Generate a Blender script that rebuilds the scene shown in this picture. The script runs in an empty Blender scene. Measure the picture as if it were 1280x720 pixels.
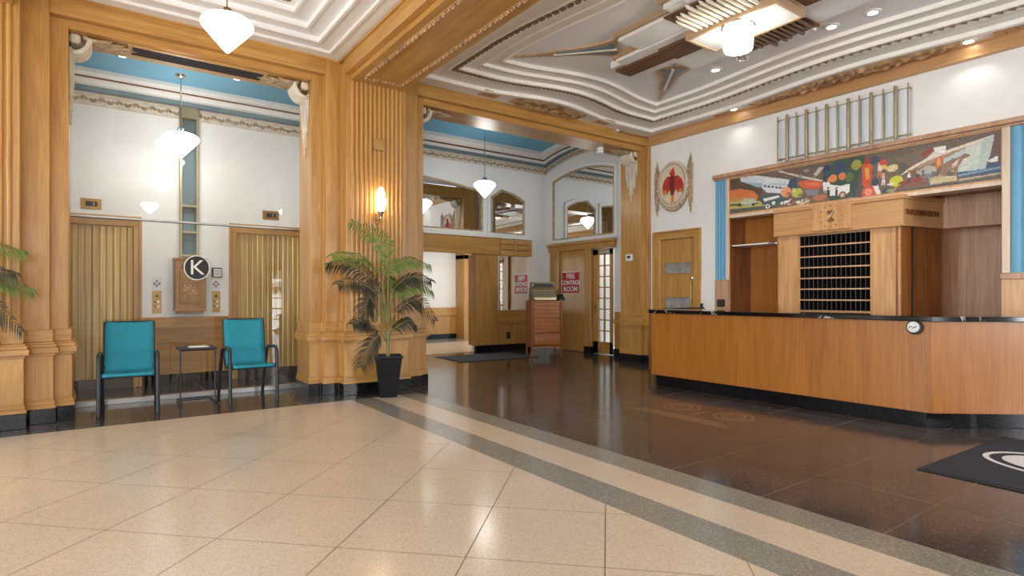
import bpy, bmesh, math, random
import numpy as np
from mathutils import Vector, Matrix, noise
random.seed(7)
sc = bpy.context.scene
COL = sc.collection
PI = math.pi

# ------------------------------------------------------------------ camera
FPX, HY, CAMH = 722.0, 370.0, 1.30
TH = math.atan((640 - 122) / FPX)
FW = (math.sin(TH), math.cos(TH)); RT = (math.cos(TH), -math.sin(TH))
cd = bpy.data.cameras.new('camera'); cam = bpy.data.objects.new('camera', cd); COL.objects.link(cam)
cam.location = (0, 0, CAMH); cam.rotation_euler = (PI / 2, 0, -TH)
cd.sensor_width = 36; cd.lens = 36 * FPX / 1280; cd.shift_y = (HY - 360) / 1280
cd.clip_start = 0.05; cd.clip_end = 200
sc.camera = cam

# ------------------------------------------------------------------ world, daylight, exposure
w = bpy.data.worlds.new('world'); sc.world = w; w.use_nodes = True
bg = w.node_tree.nodes['Background']; bg.inputs[0].default_value = (0.86, 0.93, 1.0, 1); bg.inputs[1].default_value = 1.6
sc.view_settings.view_transform = 'Standard'; sc.view_settings.look = 'None'
sc.view_settings.exposure = 0.6; sc.view_settings.gamma = 1; sc.view_settings.use_curve_mapping = False
try: sc.cycles.use_denoising = True
except Exception: pass
def window_fill(loc, rot, sx, sy, power, color=(0.92, 0.96, 1.0)):
    l = bpy.data.lights.new('window_fill', 'AREA'); l.shape = 'RECTANGLE'; l.size = sx; l.size_y = sy
    l.energy = power; l.color = color
    o = bpy.data.objects.new('window_fill', l); COL.objects.link(o); o.location = loc; o.rotation_euler = rot
    return o
# daylight for unseen windows added to brighten the room: back and left walls
WIN_BACK = [(-4.5, 2.0), (-2.0, 2.0), (7.75, 1.8)]     # x centre, width
WIN_LEFT = [(-3.8, 2.4), (-0.8, 2.4), (2.2, 2.4), (5.2, 2.4)]                              # y centre, width
YB, XL = -6.0, -6.0
for x, wd in WIN_BACK: window_fill((x, YB - 0.35, 2.0), (PI / 2, 0, 0), wd, 2.9, 190 if x > 5 else 90)
for y, wd in WIN_LEFT: window_fill((XL - 0.35, y, 2.0), (PI / 2, 0, -PI / 2), wd, 2.9, 130)

# ------------------------------------------------------------------ projection (photo pixel -> point on a wall plane), used for the painted mural and for culling
def ray(x, y):
    a = (x - 640) / FPX; b = -(y - HY) / FPX
    return (FW[0] + a * RT[0], FW[1] + a * RT[1], b)
def on_x(x, y, X):
    d = ray(x, y); t = X / d[0]; return (d[1] * t, CAMH + d[2] * t)
def px(X, Y, Z):
    a = X * RT[0] + Y * RT[1]; c = X * FW[0] + Y * FW[1]
    if c < 0.05: return None
    return (640 + FPX * a / c, HY - FPX * (Z - CAMH) / c)

# ------------------------------------------------------------------ materials
def lin(c):
    return tuple(((v / 255) / 12.92 if v / 255 <= 0.04045 else ((v / 255 + 0.055) / 1.055) ** 2.4) for v in c) + (1.0,)
def new_mat(name):
    m = bpy.data.materials.new(name); m.use_nodes = True
    return m, m.node_tree, m.node_tree.nodes['Principled BSDF']
def plain(name, rgb, rough=0.5, metal=0.0, var=0.06, scale=6.0, spec=0.5, coat=0.0, bump=0.0, bscale=60):
    m, t, b = new_mat(name)
    tc = t.nodes.new('ShaderNodeTexCoord'); nz = t.nodes.new('ShaderNodeTexNoise')
    nz.inputs['Scale'].default_value = scale; nz.inputs['Detail'].default_value = 4
    t.links.new(tc.outputs['Object'], nz.inputs['Vector'])
    rp = t.nodes.new('ShaderNodeValToRGB'); c = lin(rgb)
    rp.color_ramp.elements[0].color = tuple(max(0, v * (1 - var)) for v in c[:3]) + (1,)
    rp.color_ramp.elements[1].color = tuple(min(1, v * (1 + var)) for v in c[:3]) + (1,)
    rp.color_ramp.elements[0].position = 0.3; rp.color_ramp.elements[1].position = 0.7
    t.links.new(nz.outputs['Fac'], rp.inputs[0]); t.links.new(rp.outputs[0], b.inputs['Base Color'])
    b.inputs['Roughness'].default_value = rough; b.inputs['Metallic'].default_value = metal
    b.inputs['Specular IOR Level'].default_value = spec; b.inputs['Coat Weight'].default_value = coat
    if bump:
        n2 = t.nodes.new('ShaderNodeTexNoise'); n2.inputs['Scale'].default_value = bscale
        t.links.new(tc.outputs['Object'], n2.inputs['Vector'])
        bp = t.nodes.new('ShaderNodeBump'); bp.inputs['Strength'].default_value = bump; bp.inputs['Distance'].default_value = 0.01
        t.links.new(n2.outputs['Fac'], bp.inputs['Height']); t.links.new(bp.outputs[0], b.inputs['Normal'])
    return m
def wood(name, light, dark, axis, rough=0.34, fine=1.0, coat=0.15):
    m, t, b = new_mat(name)
    tc = t.nodes.new('ShaderNodeTexCoord')
    def nz(sc_long, sc_cross, det, dist):
        mp = t.nodes.new('ShaderNodeMapping'); s = [sc_cross] * 3; s[axis] = sc_long
        mp.inputs['Scale'].default_value = s; t.links.new(tc.outputs['Object'], mp.inputs['Vector'])
        n = t.nodes.new('ShaderNodeTexNoise'); n.inputs['Scale'].default_value = 1; n.inputs['Detail'].default_value = det
        n.inputs['Distortion'].default_value = dist; t.links.new(mp.outputs[0], n.inputs['Vector']); return n
    a = nz(0.7 * fine, 7 * fine, 5, 1.2); f = nz(3.0 * fine, 90 * fine, 3, 0.2)
    mx = t.nodes.new('ShaderNodeMath'); mx.operation = 'MULTIPLY_ADD'
    t.links.new(f.outputs['Fac'], mx.inputs[0]); mx.inputs[1].default_value = 0.45
    sc2 = t.nodes.new('ShaderNodeMath'); sc2.operation = 'MULTIPLY'; sc2.inputs[1].default_value = 0.55
    t.links.new(a.outputs['Fac'], sc2.inputs[0]); t.links.new(sc2.outputs[0], mx.inputs[2])
    rp = t.nodes.new('ShaderNodeValToRGB')
    rp.color_ramp.elements[0].position = 0.36; rp.color_ramp.elements[0].color = lin(dark)
    rp.color_ramp.elements[1].position = 0.62; rp.color_ramp.elements[1].color = lin(light)
    t.links.new(mx.outputs[0], rp.inputs[0]); t.links.new(rp.outputs[0], b.inputs['Base Color'])
    b.inputs['Roughness'].default_value = rough; b.inputs['Coat Weight'].default_value = coat; b.inputs['Coat Roughness'].default_value = 0.25
    return m
def terrazzo(name, base, chips, rough=0.16, scale=90, blot=(1.0, 1.0)):
    m, t, b = new_mat(name)
    tc = t.nodes.new('ShaderNodeTexCoord'); v = t.nodes.new('ShaderNodeTexVoronoi'); v.inputs['Scale'].default_value = scale
    t.links.new(tc.outputs['Object'], v.inputs['Vector'])
    sep = t.nodes.new('ShaderNodeSeparateColor'); t.links.new(v.outputs['Color'], sep.inputs[0])
    rp = t.nodes.new('ShaderNodeValToRGB'); rp.color_ramp.interpolation = 'CONSTANT'
    els = rp.color_ramp.elements; n = len(chips)
    els[0].position = 0; els[0].color = lin(base); els[1].position = 0.62; els[1].color = lin(chips[0])
    for i, c in enumerate(chips[1:]):
        e = els.new(0.62 + 0.38 * (i + 1) / n); e.color = lin(c)
    t.links.new(sep.outputs[0], rp.inputs[0])
    n2 = t.nodes.new('ShaderNodeTexNoise'); n2.inputs['Scale'].default_value = 1.3; n2.inputs['Detail'].default_value = 3
    t.links.new(tc.outputs['Object'], n2.inputs['Vector'])
    mr = t.nodes.new('ShaderNodeMapRange'); mr.inputs[1].default_value = 0.3; mr.inputs[2].default_value = 0.7
    mr.inputs[3].default_value = blot[0]; mr.inputs[4].default_value = blot[1]
    t.links.new(n2.outputs['Fac'], mr.inputs[0])
    mx = t.nodes.new('ShaderNodeMix'); mx.data_type = 'RGBA'; mx.blend_type = 'MULTIPLY'; mx.inputs[0].default_value = 1
    t.links.new(rp.outputs[0], mx.inputs[6])
    cb = t.nodes.new('ShaderNodeCombineColor')
    for i in range(3): t.links.new(mr.outputs[0], cb.inputs[i])
    t.links.new(cb.outputs[0], mx.inputs[7]); t.links.new(mx.outputs[2], b.inputs['Base Color'])
    b.inputs['Roughness'].default_value = rough
    return m
def marble(name, base, vein, rough=0.08, lo=0.47, hi=0.53):
    m, t, b = new_mat(name)
    tc = t.nodes.new('ShaderNodeTexCoord'); n = t.nodes.new('ShaderNodeTexNoise')
    n.inputs['Scale'].default_value = 3.2; n.inputs['Detail'].default_value = 7; n.inputs['Distortion'].default_value = 2.4
    t.links.new(tc.outputs['Object'], n.inputs['Vector'])
    rp = t.nodes.new('ShaderNodeValToRGB'); e = rp.color_ramp.elements
    e[0].position = 0.60; e[0].color = lin(base); e[1].position = 0.64; e[1].color = lin(vein)
    x = e.new(0.68); x.color = lin(base)
    t.links.new(n.outputs['Fac'], rp.inputs[0]); t.links.new(rp.outputs[0], b.inputs['Base Color'])
    b.inputs['Roughness'].default_value = rough
    return m
def emit(name, rgb, strength):
    m, t, b = new_mat(name)
    b.inputs['Base Color'].default_value = (0.9, 0.9, 0.9, 1); b.inputs['Roughness'].default_value = 0.3
    b.inputs['Emission Color'].default_value = lin(rgb); b.inputs['Emission Strength'].default_value = strength
    nzt = t.nodes.new('ShaderNodeTexNoise'); nzt.inputs['Scale'].default_value = 4
    mr = t.nodes.new('ShaderNodeMapRange'); mr.inputs[3].default_value = strength * 0.95; mr.inputs[4].default_value = strength * 1.05
    t.links.new(nzt.outputs['Fac'], mr.inputs[0]); t.links.new(mr.outputs[0], b.inputs['Emission Strength'])
    return m
def glass(name, tint=(0.97, 0.985, 0.98), refl=1.0, rough=0.0):
    m = bpy.data.materials.new(name); m.use_nodes = True; t = m.node_tree; t.nodes.clear()
    out = t.nodes.new('ShaderNodeOutputMaterial'); mx = t.nodes.new('ShaderNodeMixShader')
    tr = t.nodes.new('ShaderNodeBsdfTransparent'); tr.inputs[0].default_value = tint + (1,)
    gl = t.nodes.new('ShaderNodeBsdfGlossy'); gl.inputs['Roughness'].default_value = rough
    lw_ = t.nodes.new('ShaderNodeLayerWeight'); lw_.inputs[0].default_value = 0.5
    pw = t.nodes.new('ShaderNodeMath'); pw.operation = 'POWER'; pw.inputs[1].default_value = 5
    t.links.new(lw_.outputs['Facing'], pw.inputs[0])
    ml = t.nodes.new('ShaderNodeMath'); ml.operation = 'MULTIPLY_ADD'; ml.inputs[1].default_value = 0.9 * refl; ml.inputs[2].default_value = 0.04 * refl
    t.links.new(pw.outputs[0], ml.inputs[0]); t.links.new(ml.outputs[0], mx.inputs[0])
    t.links.new(tr.outputs[0], mx.inputs[1]); t.links.new(gl.outputs[0], mx.inputs[2]); t.links.new(mx.outputs[0], out.inputs[0])
    return m
OAK_L, OAK_D = (199, 152, 83), (168, 118, 55)
M = {
    'oakv': wood('oak_vertical', OAK_L, OAK_D, 2), 'oakx': wood('oak_along_x', OAK_L, OAK_D, 0), 'oaky': wood('oak_along_y', OAK_L, OAK_D, 1),
    'counter': wood('counter_veneer', (180, 116, 46), (154, 92, 31), 2, 0.32, 0.8),
    'pale': wood('pale_oak', (218, 172, 122), (186, 136, 88), 2), 'palehy': wood('pale_oak_y', (204, 158, 108), (180, 132, 84), 1),
    'pink': wood('limed_oak', (206, 168, 136), (172, 128, 98), 2, 0.45, 0.7), 'walnut': wood('brown_wood', (158, 98, 46), (116, 66, 28), 2, 0.4),
    'walnutx': wood('cabinet_oak', (192, 122, 66), (152, 88, 44), 0, 0.4),
    'plaster': plain('white_plaster', (238, 238, 236), 0.55, var=0.02), 'cream': plain('cream_plaster', (232, 230, 224), 0.6, var=0.02),
    'ceilw': plain('ceiling_white', (238, 236, 233), 0.6, var=0.015), 'grey': plain('ceiling_grey', (236, 230, 222), 0.6, var=0.02),
    'field': plain('ceiling_blue_grey', (238, 235, 234), 0.6, var=0.03, scale=2), 'bead': plain('ceiling_bead_white', (244, 238, 230), 0.5, var=0.02),
    'blue': plain('sky_blue_paint', (104, 168, 200), 0.5, var=0.04, scale=2), 'bluegrey': plain('slate_blue_paint', (112, 136, 148), 0.55, var=0.04),
    'pilblue': plain('pilaster_blue_paint', (112, 172, 206), 0.5, var=0.04),
    'tan': terrazzo('tan_terrazzo', (205, 188, 167), [(197, 179, 157), (213, 198, 179), (192, 173, 150), (208, 191, 170)], 0.17, 130, (0.95, 1.03)),
    'greyt': terrazzo('grey_terrazzo', (132, 130, 120), [(120, 118, 108), (144, 142, 132), (156, 154, 146), (124, 122, 112)], 0.17, 120, (0.92, 1.05)),
    'dark': terrazzo('dark_brown_terrazzo', (68, 63, 62), [(74, 67, 64), (62, 58, 58), (76, 68, 64), (98, 91, 86)], 0.13, 130, (0.8, 1.2)),
    'grout': plain('dark_grout', (112, 90, 72), 0.5), 'groutl': plain('brown_grout', (128, 98, 78), 0.3), 'inlay': plain('inlay_line', (176, 130, 84), 0.4),
    'granite': terrazzo('black_granite', (18, 18, 20), [(23, 23, 25), (15, 15, 16), (28, 28, 31), (40, 40, 45)], 0.13, 160, (0.8, 1.2)),
    'marble': marble('black_marble', (16, 15, 15), (200, 190, 180)),
    'carve': plain('carved_plaster', (216, 205, 186), 0.6, var=0.15, scale=14, bump=0.5, bscale=40),
    'carveg': plain('carved_bronze_plaster', (178, 154, 120), 0.55, var=0.35, scale=16, bump=0.6, bscale=50),
    'carvew': plain('carved_wood', (182, 144, 104), 0.55, var=0.4, scale=9, bump=0.6, bscale=45),
    'brownrib': wood('brown_rib', (120, 84, 52), (84, 56, 34), 1, 0.4), 'tanpaint': wood('tan_edge', (196, 166, 132), (172, 140, 106), 1, 0.45),
    'creamrib': plain('cream_rib', (234, 222, 200), 0.45, var=0.05), 'dentil': plain('brown_dentil', (128, 106, 84), 0.6, var=0.2),
    'steelb': plain('blue_silver', (120, 140, 156), 0.35, 0.4), 'brass': plain('brass', (176, 140, 78), 0.35, 0.7, var=0.12, scale=20),
    'pewter': plain('aged_brass', (176, 164, 132), 0.32, 0.8, var=0.12, scale=20),
    'bronze': plain('bronze_box', (146, 104, 62), 0.38, 0.6, var=0.2, scale=12, bump=0.3), 'chrome': plain('chrome', (200, 202, 204), 0.18, 1.0),
    'metal': plain('dark_metal', (52, 56, 60), 0.42, 0.3), 'black': plain('black_plastic', (22, 22, 23), 0.45), 'alu': plain('aluminium', (190, 190, 188), 0.35, 0.6),
    'teal': plain('teal_mesh_fabric', (36, 146, 168), 0.75, var=0.07, scale=30, bump=0.35, bscale=400),
    'white': plain('white_plastic', (236, 236, 234), 0.4, var=0.02), 'red': plain('sign_red', (186, 34, 44), 0.5, var=0.05),
    'pot': plain('black_pot', (22, 23, 26), 0.32, var=0.35, scale=25), 'soil': plain('soil', (60, 46, 34), 0.9, var=0.3),
    'leafg': plain('palm_green', (96, 122, 50), 0.5, var=0.35, scale=12), 'leafd': plain('palm_dark', (66, 64, 48), 0.55, var=0.4, scale=10),
    'stem': plain('palm_stem', (132, 132, 82), 0.6, var=0.25, scale=14),
    'mat': plain('navy_mat', (30, 34, 44), 0.95, var=0.25, scale=80), 'matgrey': plain('grey_mat', (72, 76, 84), 0.95, var=0.2, scale=60),
    'matrim': plain('mat_rubber', (24, 25, 27), 0.7), 'matlogo': plain('mat_white', (206, 202, 204), 0.9, var=0.08, scale=60),
    'vent': plain('vent_dark', (64, 58, 60), 0.7, var=0.2, scale=60), 'gold': plain('gold_grille', (168, 130, 84), 0.4, 0.4, var=0.3, scale=40),
    'frost': plain('frosted_glass', (222, 228, 234), 0.25, var=0.02), 'shade_joint': plain('pigeonhole_shade_and_joint', (26, 18, 14), 0.8),
    'birdred': plain('bird_red', (186, 58, 42), 0.5, var=0.25, scale=18), 'birddark': plain('bird_dark_red', (128, 32, 30), 0.5), 'birdgold': plain('bird_gold', (214, 140, 60), 0.5),
    'medal': plain('medallion_cream', (226, 208, 184), 0.55, var=0.08, scale=10), 'paper': plain('paper', (240, 240, 238), 0.7, var=0.02),
    'greyglass': plain('grey_ribbed_glass', (150, 148, 144), 0.12, var=0.25, scale=8), 'limed': wood('light_limed_trim', (232, 212, 192), (212, 188, 164), 2, 0.45),
    'letters': plain('letter_bronze', (122, 82, 44), 0.45, 0.3),
    'glass': glass('clear_glass', (0.99, 0.995, 0.992), refl=1.0), 'glassw': glass('window_glass', refl=1.0), 'glassd': glass('smoked_glass', (0.45, 0.5, 0.55), 1.5, 0.05),
    'lamp': emit('lamp_glass', (255, 249, 242), 11.0), 'drum': emit('drum_glass', (255, 248, 238), 14.0), 'spot': emit('downlight_lens', (255, 246, 230), 14.0), 'sconce': emit('sconce_glass', (255, 234, 200), 11.0),
    'dayglass': emit('daylit_glass', (240, 246, 255), 5.0), 'hall': emit('unseen_fill_panel', (255, 250, 244), 5.0), 'amber': emit('indicator_screen', (255, 120, 30), 0.4),
}
m, t, b = new_mat('mirror'); b.inputs['Metallic'].default_value = 1; b.inputs['Roughness'].default_value = 0.01; b.inputs['Base Color'].default_value = (0.86, 0.88, 0.87, 1); M['mirror'] = m
M['granite'].node_tree.nodes['Principled BSDF'].inputs['Specular IOR Level'].default_value = 0.25
M['pot'].node_tree.nodes['Principled BSDF'].inputs['Specular IOR Level'].default_value = 0.25
# brass elevator doors: vertically brushed
m, t, b = new_mat('brushed_brass_door')
tc = t.nodes.new('ShaderNodeTexCoord'); mp = t.nodes.new('ShaderNodeMapping'); mp.inputs['Scale'].default_value = (40, 40, 0.8)
nzn = t.nodes.new('ShaderNodeTexNoise'); nzn.inputs['Scale'].default_value = 1; rp = t.nodes.new('ShaderNodeValToRGB')
rp.color_ramp.elements[0].position = 0.35; rp.color_ramp.elements[0].color = lin((176, 140, 76)); rp.color_ramp.elements[1].position = 0.65; rp.color_ramp.elements[1].color = lin((214, 182, 116))
t.links.new(tc.outputs['Object'], mp.inputs[0]); t.links.new(mp.outputs[0], nzn.inputs['Vector']); t.links.new(nzn.outputs['Fac'], rp.inputs[0]); t.links.new(rp.outputs[0], b.inputs['Base Color'])
b.inputs['Metallic'].default_value = 0.35; b.inputs['Roughness'].default_value = 0.3; M['door_brass'] = m
# painted mural: colour from the mesh's own colour attribute
m, t, b = new_mat('mural_paint'); at = t.nodes.new('ShaderNodeAttribute'); at.attribute_name = 'paint'
t.links.new(at.outputs['Color'], b.inputs['Base Color']); b.inputs['Roughness'].default_value = 0.5; M['mural'] = m

# ------------------------------------------------------------------ mesh builder
OFF = {}          # object name -> world offset of its local frame (unrotated things)
class MB:
    def __init__(s): s.v = []; s.f = []
    def add(s, vs, fs):
        n = len(s.v); s.v += [tuple(v) for v in vs]; s.f += [tuple(i + n for i in f) for f in fs]; return s
    def box(s, x0, x1, y0, y1, z0, z1):
        if x0 > x1: x0, x1 = x1, x0
        if y0 > y1: y0, y1 = y1, y0
        if z0 > z1: z0, z1 = z1, z0
        vs = [(x, y, z) for z in (z0, z1) for y in (y0, y1) for x in (x0, x1)]
        return s.add(vs, [(0, 2, 3, 1), (4, 5, 7, 6), (0, 1, 5, 4), (2, 6, 7, 3), (0, 4, 6, 2), (1, 3, 7, 5)])
    def prism(s, poly, a, b, axis='z'):
        # poly: 2-D outline; axis z -> (x,y); x -> (y,z); y -> (x,z)
        def P(p, h): return (p[0], p[1], h) if axis == 'z' else ((h, p[0], p[1]) if axis == 'x' else (p[0], h, p[1]))
        n = len(poly); vs = [P(p, a) for p in poly] + [P(p, b) for p in poly]
        fs = [tuple(range(n - 1, -1, -1)), tuple(range(n, 2 * n))] + [(i, (i + 1) % n, n + (i + 1) % n, n + i) for i in range(n)]
        return s.add(vs, fs)
    def lathe(s, prof, c, n=24, close=True):
        vs = []; fs = []; k = len(prof)
        for i in range(n):
            a = 2 * PI * i / n
            for r, z in prof: vs.append((c[0] + r * math.cos(a), c[1] + r * math.sin(a), c[2] + z))
        for i in range(n):
            j = (i + 1) % n
            for q in range(k - 1): fs.append((i * k + q, j * k + q, j * k + q + 1, i * k + q + 1))
        if close:
            if prof[0][0] > 1e-6: fs.append(tuple(i * k for i in range(n - 1, -1, -1)))
            if prof[-1][0] > 1e-6: fs.append(tuple(i * k + k - 1 for i in range(n)))
        return s.add(vs, fs)
    def tube(s, pts, r, n=8, cap=True):
        pts = [Vector(p) for p in pts]; rs = r if isinstance(r, (list, tuple)) else [r] * len(pts)
        vs = []; fs = []; prev = None
        for i, p in enumerate(pts):
            d = (pts[min(i + 1, len(pts) - 1)] - pts[max(i - 1, 0)]).normalized()
            if prev is None:
                up = Vector((0, 0, 1)) if abs(d.z) < 0.9 else Vector((1, 0, 0)); u = d.cross(up).normalized()
            else: u = (prev - d * prev.dot(d)).normalized()
            prev = u; v = d.cross(u)
            for k in range(n):
                a = 2 * PI * k / n; q = p + (u * math.cos(a) + v * math.sin(a)) * rs[i]; vs.append(tuple(q))
        for i in range(len(pts) - 1):
            for k in range(n): fs.append((i * n + k, i * n + (k + 1) % n, (i + 1) * n + (k + 1) % n, (i + 1) * n + k))
        if cap: fs.append(tuple(range(n - 1, -1, -1))); fs.append(tuple(range((len(pts) - 1) * n, len(pts) * n)))
        return s.add(vs, fs)
    def ring(s, outer, inner, a, b, axis='z'):
        # flat frame with thickness between two outlines of equal length
        def P(p, h): return (p[0], p[1], h) if axis == 'z' else ((h, p[0], p[1]) if axis == 'x' else (p[0], h, p[1]))
        n = len(outer); vs = [P(p, a) for p in outer] + [P(p, a) for p in inner] + [P(p, b) for p in outer] + [P(p, b) for p in inner]
        fs = []
        for i in range(n):
            j = (i + 1) % n
            fs += [(i, j, n + j, n + i), (2 * n + i, 3 * n + i, 3 * n + j, 2 * n + j), (i, 2 * n + i, 2 * n + j, j), (n + i, n + j, 3 * n + j, 3 * n + i)]
        return s.add(vs, fs)
    def build(s, name, mat, parent=None, bevel=0.0, smooth=False, label=None):
        off = OFF.get(parent.name, Vector((0, 0, 0))) if parent else Vector((0, 0, 0))
        me = bpy.data.meshes.new(name)
        me.from_pydata([(v[0] - off.x, v[1] - off.y, v[2] - off.z) for v in s.v], [], s.f)
        bm = bmesh.new(); bm.from_mesh(me)
        bmesh.ops.recalc_face_normals(bm, faces=bm.faces)
        if bevel:
            es = [e for e in bm.edges if len(e.link_faces) == 2 and e.calc_face_angle(0) > 0.5]
            bmesh.ops.bevel(bm, geom=es, offset=bevel, segments=1, affect='EDGES', profile=0.5, clamp_overlap=True)
        bm.to_mesh(me); bm.free()
        if smooth:
            me.polygons.foreach_set('use_smooth', [True] * len(me.polygons))
            try: me.set_sharp_from_angle(angle=0.7)
            except Exception: pass
        me.materials.append(M[mat] if isinstance(mat, str) else mat)
        o = bpy.data.objects.new(name, me); COL.objects.link(o)
        if parent: o.parent = parent
        OFF[o.name] = off.copy()
        if label: o['label'] = label
        return o
def tag(o, label, cat, group=None, kind=None):
    o['label'] = label; o['category'] = cat
    if group: o['group'] = group
    if kind: o['kind'] = kind
    return o
def thing(name, label, cat, loc=(0, 0, 0), group=None, kind=None):
    o = bpy.data.objects.new(name, None); COL.objects.link(o); o.location = loc; o.empty_display_size = 0.1
    OFF[o.name] = Vector(loc); return tag(o, label, cat, group, kind)
def box(name, mat, parent, x0, x1, y0, y1, z0, z1, bevel=0.0, label=None):
    return MB().box(x0, x1, y0, y1, z0, z1).build(name, mat, parent, bevel, label=label)
def copy_tree(o, parent=None):
    c = o.copy(); COL.objects.link(c); c.parent = parent
    for ch in list(o.children): copy_tree(ch, c)
    return c
def dup_part(o, dx=0, dy=0, dz=0):
    c = o.copy(); COL.objects.link(c); c.location = (o.location.x + dx, o.location.y + dy, o.location.z + dz); OFF[c.name] = OFF[o.name].copy(); return c
def text_mb(mb, body, size, depth, loc, rot, bold=0.0, align='CENTER'):
    cu = bpy.data.curves.new('t', 'FONT'); cu.body = body; cu.size = size; cu.extrude = depth; cu.offset = bold
    cu.align_x = align; cu.align_y = 'CENTER'; cu.resolution_u = 3
    ob = bpy.data.objects.new('t', cu); COL.objects.link(ob); ob.location = loc; ob.rotation_euler = rot
    bpy.context.view_layer.update()
    ev = ob.evaluated_get(bpy.context.evaluated_depsgraph_get()); me = ev.to_mesh(); mw = ob.matrix_world.copy()
    mb.add([tuple(mw @ v.co) for v in me.vertices], [tuple(p.vertices) for p in me.polygons])
    ev.to_mesh_clear(); bpy.data.objects.remove(ob); bpy.data.curves.remove(cu)
    return mb
def clip(poly, inside, cut):
    out = []
    for i, p in enumerate(poly):
        q = poly[(i + 1) % len(poly)]; a, b_ = inside(p), inside(q)
        if a: out.append(p)
        if a != b_: out.append(cut(p, q))
    return out
def clip_rect(poly, x0, x1, y0, y1):
    def cx(v):
        return lambda p, q: (v, p[1] + (q[1] - p[1]) * (v - p[0]) / (q[0] - p[0]))
    def cy(v):
        return lambda p, q: (p[0] + (q[0] - p[0]) * (v - p[1]) / (q[1] - p[1]), v)
    for ins, cut in ((lambda p: p[0] > x0, cx(x0)), (lambda p: p[0] < x1, cx(x1)), (lambda p: p[1] > y0, cy(y0)), (lambda p: p[1] < y1, cy(y1))):
        if len(poly) < 3: return []
        poly = clip(poly, ins, cut)
    return poly
def area(p): return abs(sum(p[i][0] * p[(i + 1) % len(p)][1] - p[(i + 1) % len(p)][0] * p[i][1] for i in range(len(p)))) / 2
def in_view(poly, z=0.0, m=12):
    ps = [px(p[0], p[1], z) for p in poly]
    ps = [p for p in ps if p]
    if not ps: return False
    return max(p[0] for p in ps) > -m and min(p[0] for p in ps) < 1280 + m and max(p[1] for p in ps) > -m and min(p[1] for p in ps) < 720 + m

# ================================================================== FLOOR
floor = thing('floor', 'polished terrazzo floor, tan diamonds at the left, dark brown at the right', 'floor', kind='structure')
MB().box(XL, 2.58, YB, 7.05, -0.12, -0.0006).build('tan_bed', 'grout', floor)
MB().box(2.58, 10.2, YB, 7.05, -0.12, -0.0006).box(XL, 10.2, 7.05, 11.45, -0.12, -0.0006).build('dark_bed', 'groutl', floor)
MB().box(3.7, 11.5, 11.45, 18.0, -0.12, -0.0).build('hall_floor', 'tan', floor)
G = 0.003
rest_t, rest_d = MB(), MB()
r2 = math.sqrt(2)
for i in range(-14, 12):
    for k in range(-14, 16):
        u0, u1 = 2.80 + 0.70 * i + G, 2.80 + 0.70 * (i + 1) - G
        v0, v1 = 0.01 + 0.685 * k + G, 0.01 + 0.685 * (k + 1) - G
        poly = [((u - v) / r2, (u + v) / r2) for u, v in ((u0, v0), (u1, v0), (u1, v1), (u0, v1))]
        poly = clip_rect(poly, XL, 2.58, YB, 7.05)
        if len(poly) < 3 or area(poly) < 0.004: continue
        if in_view(poly): MB().prism(poly, -0.0004, 0).build('tile', 'tan', floor)
        else: rest_t.prism(poly, -0.0004, 0)
o = rest_t.build('tan_tile_field', 'tan', floor); o['kind'] = 'stuff'
for x0, x1, mt in ((2.58, 2.87, 'greyt'), (2.87, 3.22, 'tan'), (3.22, 3.49, 'greyt')):
    for y0, y1 in ((YB, 7.05),):
        box('border_stripe', mt, floor, x0, x1, y0, y1, -0.0004, 0)
def dark_tiles(X0, X1, Y0, Y1, hole=None):
    for i in range(-14, 10):
        for k in range(-14, 16):
            x0, x1 = 3.49 + 0.765 * i, 3.49 + 0.765 * (i + 1); y0, y1 = 2.10 + 0.72 * k, 2.10 + 0.72 * (k + 1)
            x0, x1, y0, y1 = max(x0, X0) + G, min(x1, X1) - G, max(y0, Y0) + G, min(y1, Y1) - G
            if x1 - x0 < 0.03 or y1 - y0 < 0.03: continue
            rects = [(x0, x1, y0, y1)]
            if hole:
                hx0, hx1, hy0, hy1 = hole
                if x0 < hx1 and x1 > hx0 and y0 < hy1 and y1 > hy0:
                    rects = [(x0, min(x1, hx0 - G), y0, y1), (max(x0, hx1 + G), x1, y0, y1),
                             (max(x0, hx0), min(x1, hx1), y0, min(y1, hy0 - G)), (max(x0, hx0), min(x1, hx1), max(y0, hy1 + G), y1)]
                    rects = [r for r in rects if r[1] - r[0] > 0.02 and r[3] - r[2] > 0.02]
            for (a, b_, c, d) in rects:
                poly = [(a, c), (b_, c), (b_, d), (a, d)]
                if in_view(poly): MB().prism(poly, -0.0004, 0).build('tile', 'dark', floor)
                else: rest_d.prism(poly, -0.0004, 0)
HOLE = (4.55, 6.04, 3.13, 4.98)
dark_tiles(3.49, 10.1, YB, 11.45, HOLE); dark_tiles(XL, 3.49, 7.05, 9.9)
o = rest_d.build('dark_tile_field', 'dark', floor); o['kind'] = 'stuff'
box('inlay_slab', 'dark', floor, HOLE[0] + G, HOLE[1] - G, HOLE[2] + G, HOLE[3] - G, -0.0004, 0)
ib = MB()
def ring_line(cx, cy, r, wd=0.006, n=40):
    o_ = [(cx + (r + wd) * math.cos(2 * PI * i / n), cy + (r + wd) * math.sin(2 * PI * i / n)) for i in range(n)]
    i_ = [(cx + r * math.cos(2 * PI * i / n), cy + r * math.sin(2 * PI * i / n)) for i in range(n)]
    ib.ring(o_, i_, -0.002, 0.0008)
for cx, cy in ((5.56, 3.66), (5.56, 4.34)): ring_line(cx, cy, 0.20); ring_line(cx, cy, 0.115)
for q in range(4): ib.box(5.02 + 0.05 * q, 5.026 + 0.05 * q, 3.35 + 0.06 * q, 4.75 - 0.06 * q, -0.002, 0.0008)
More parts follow.
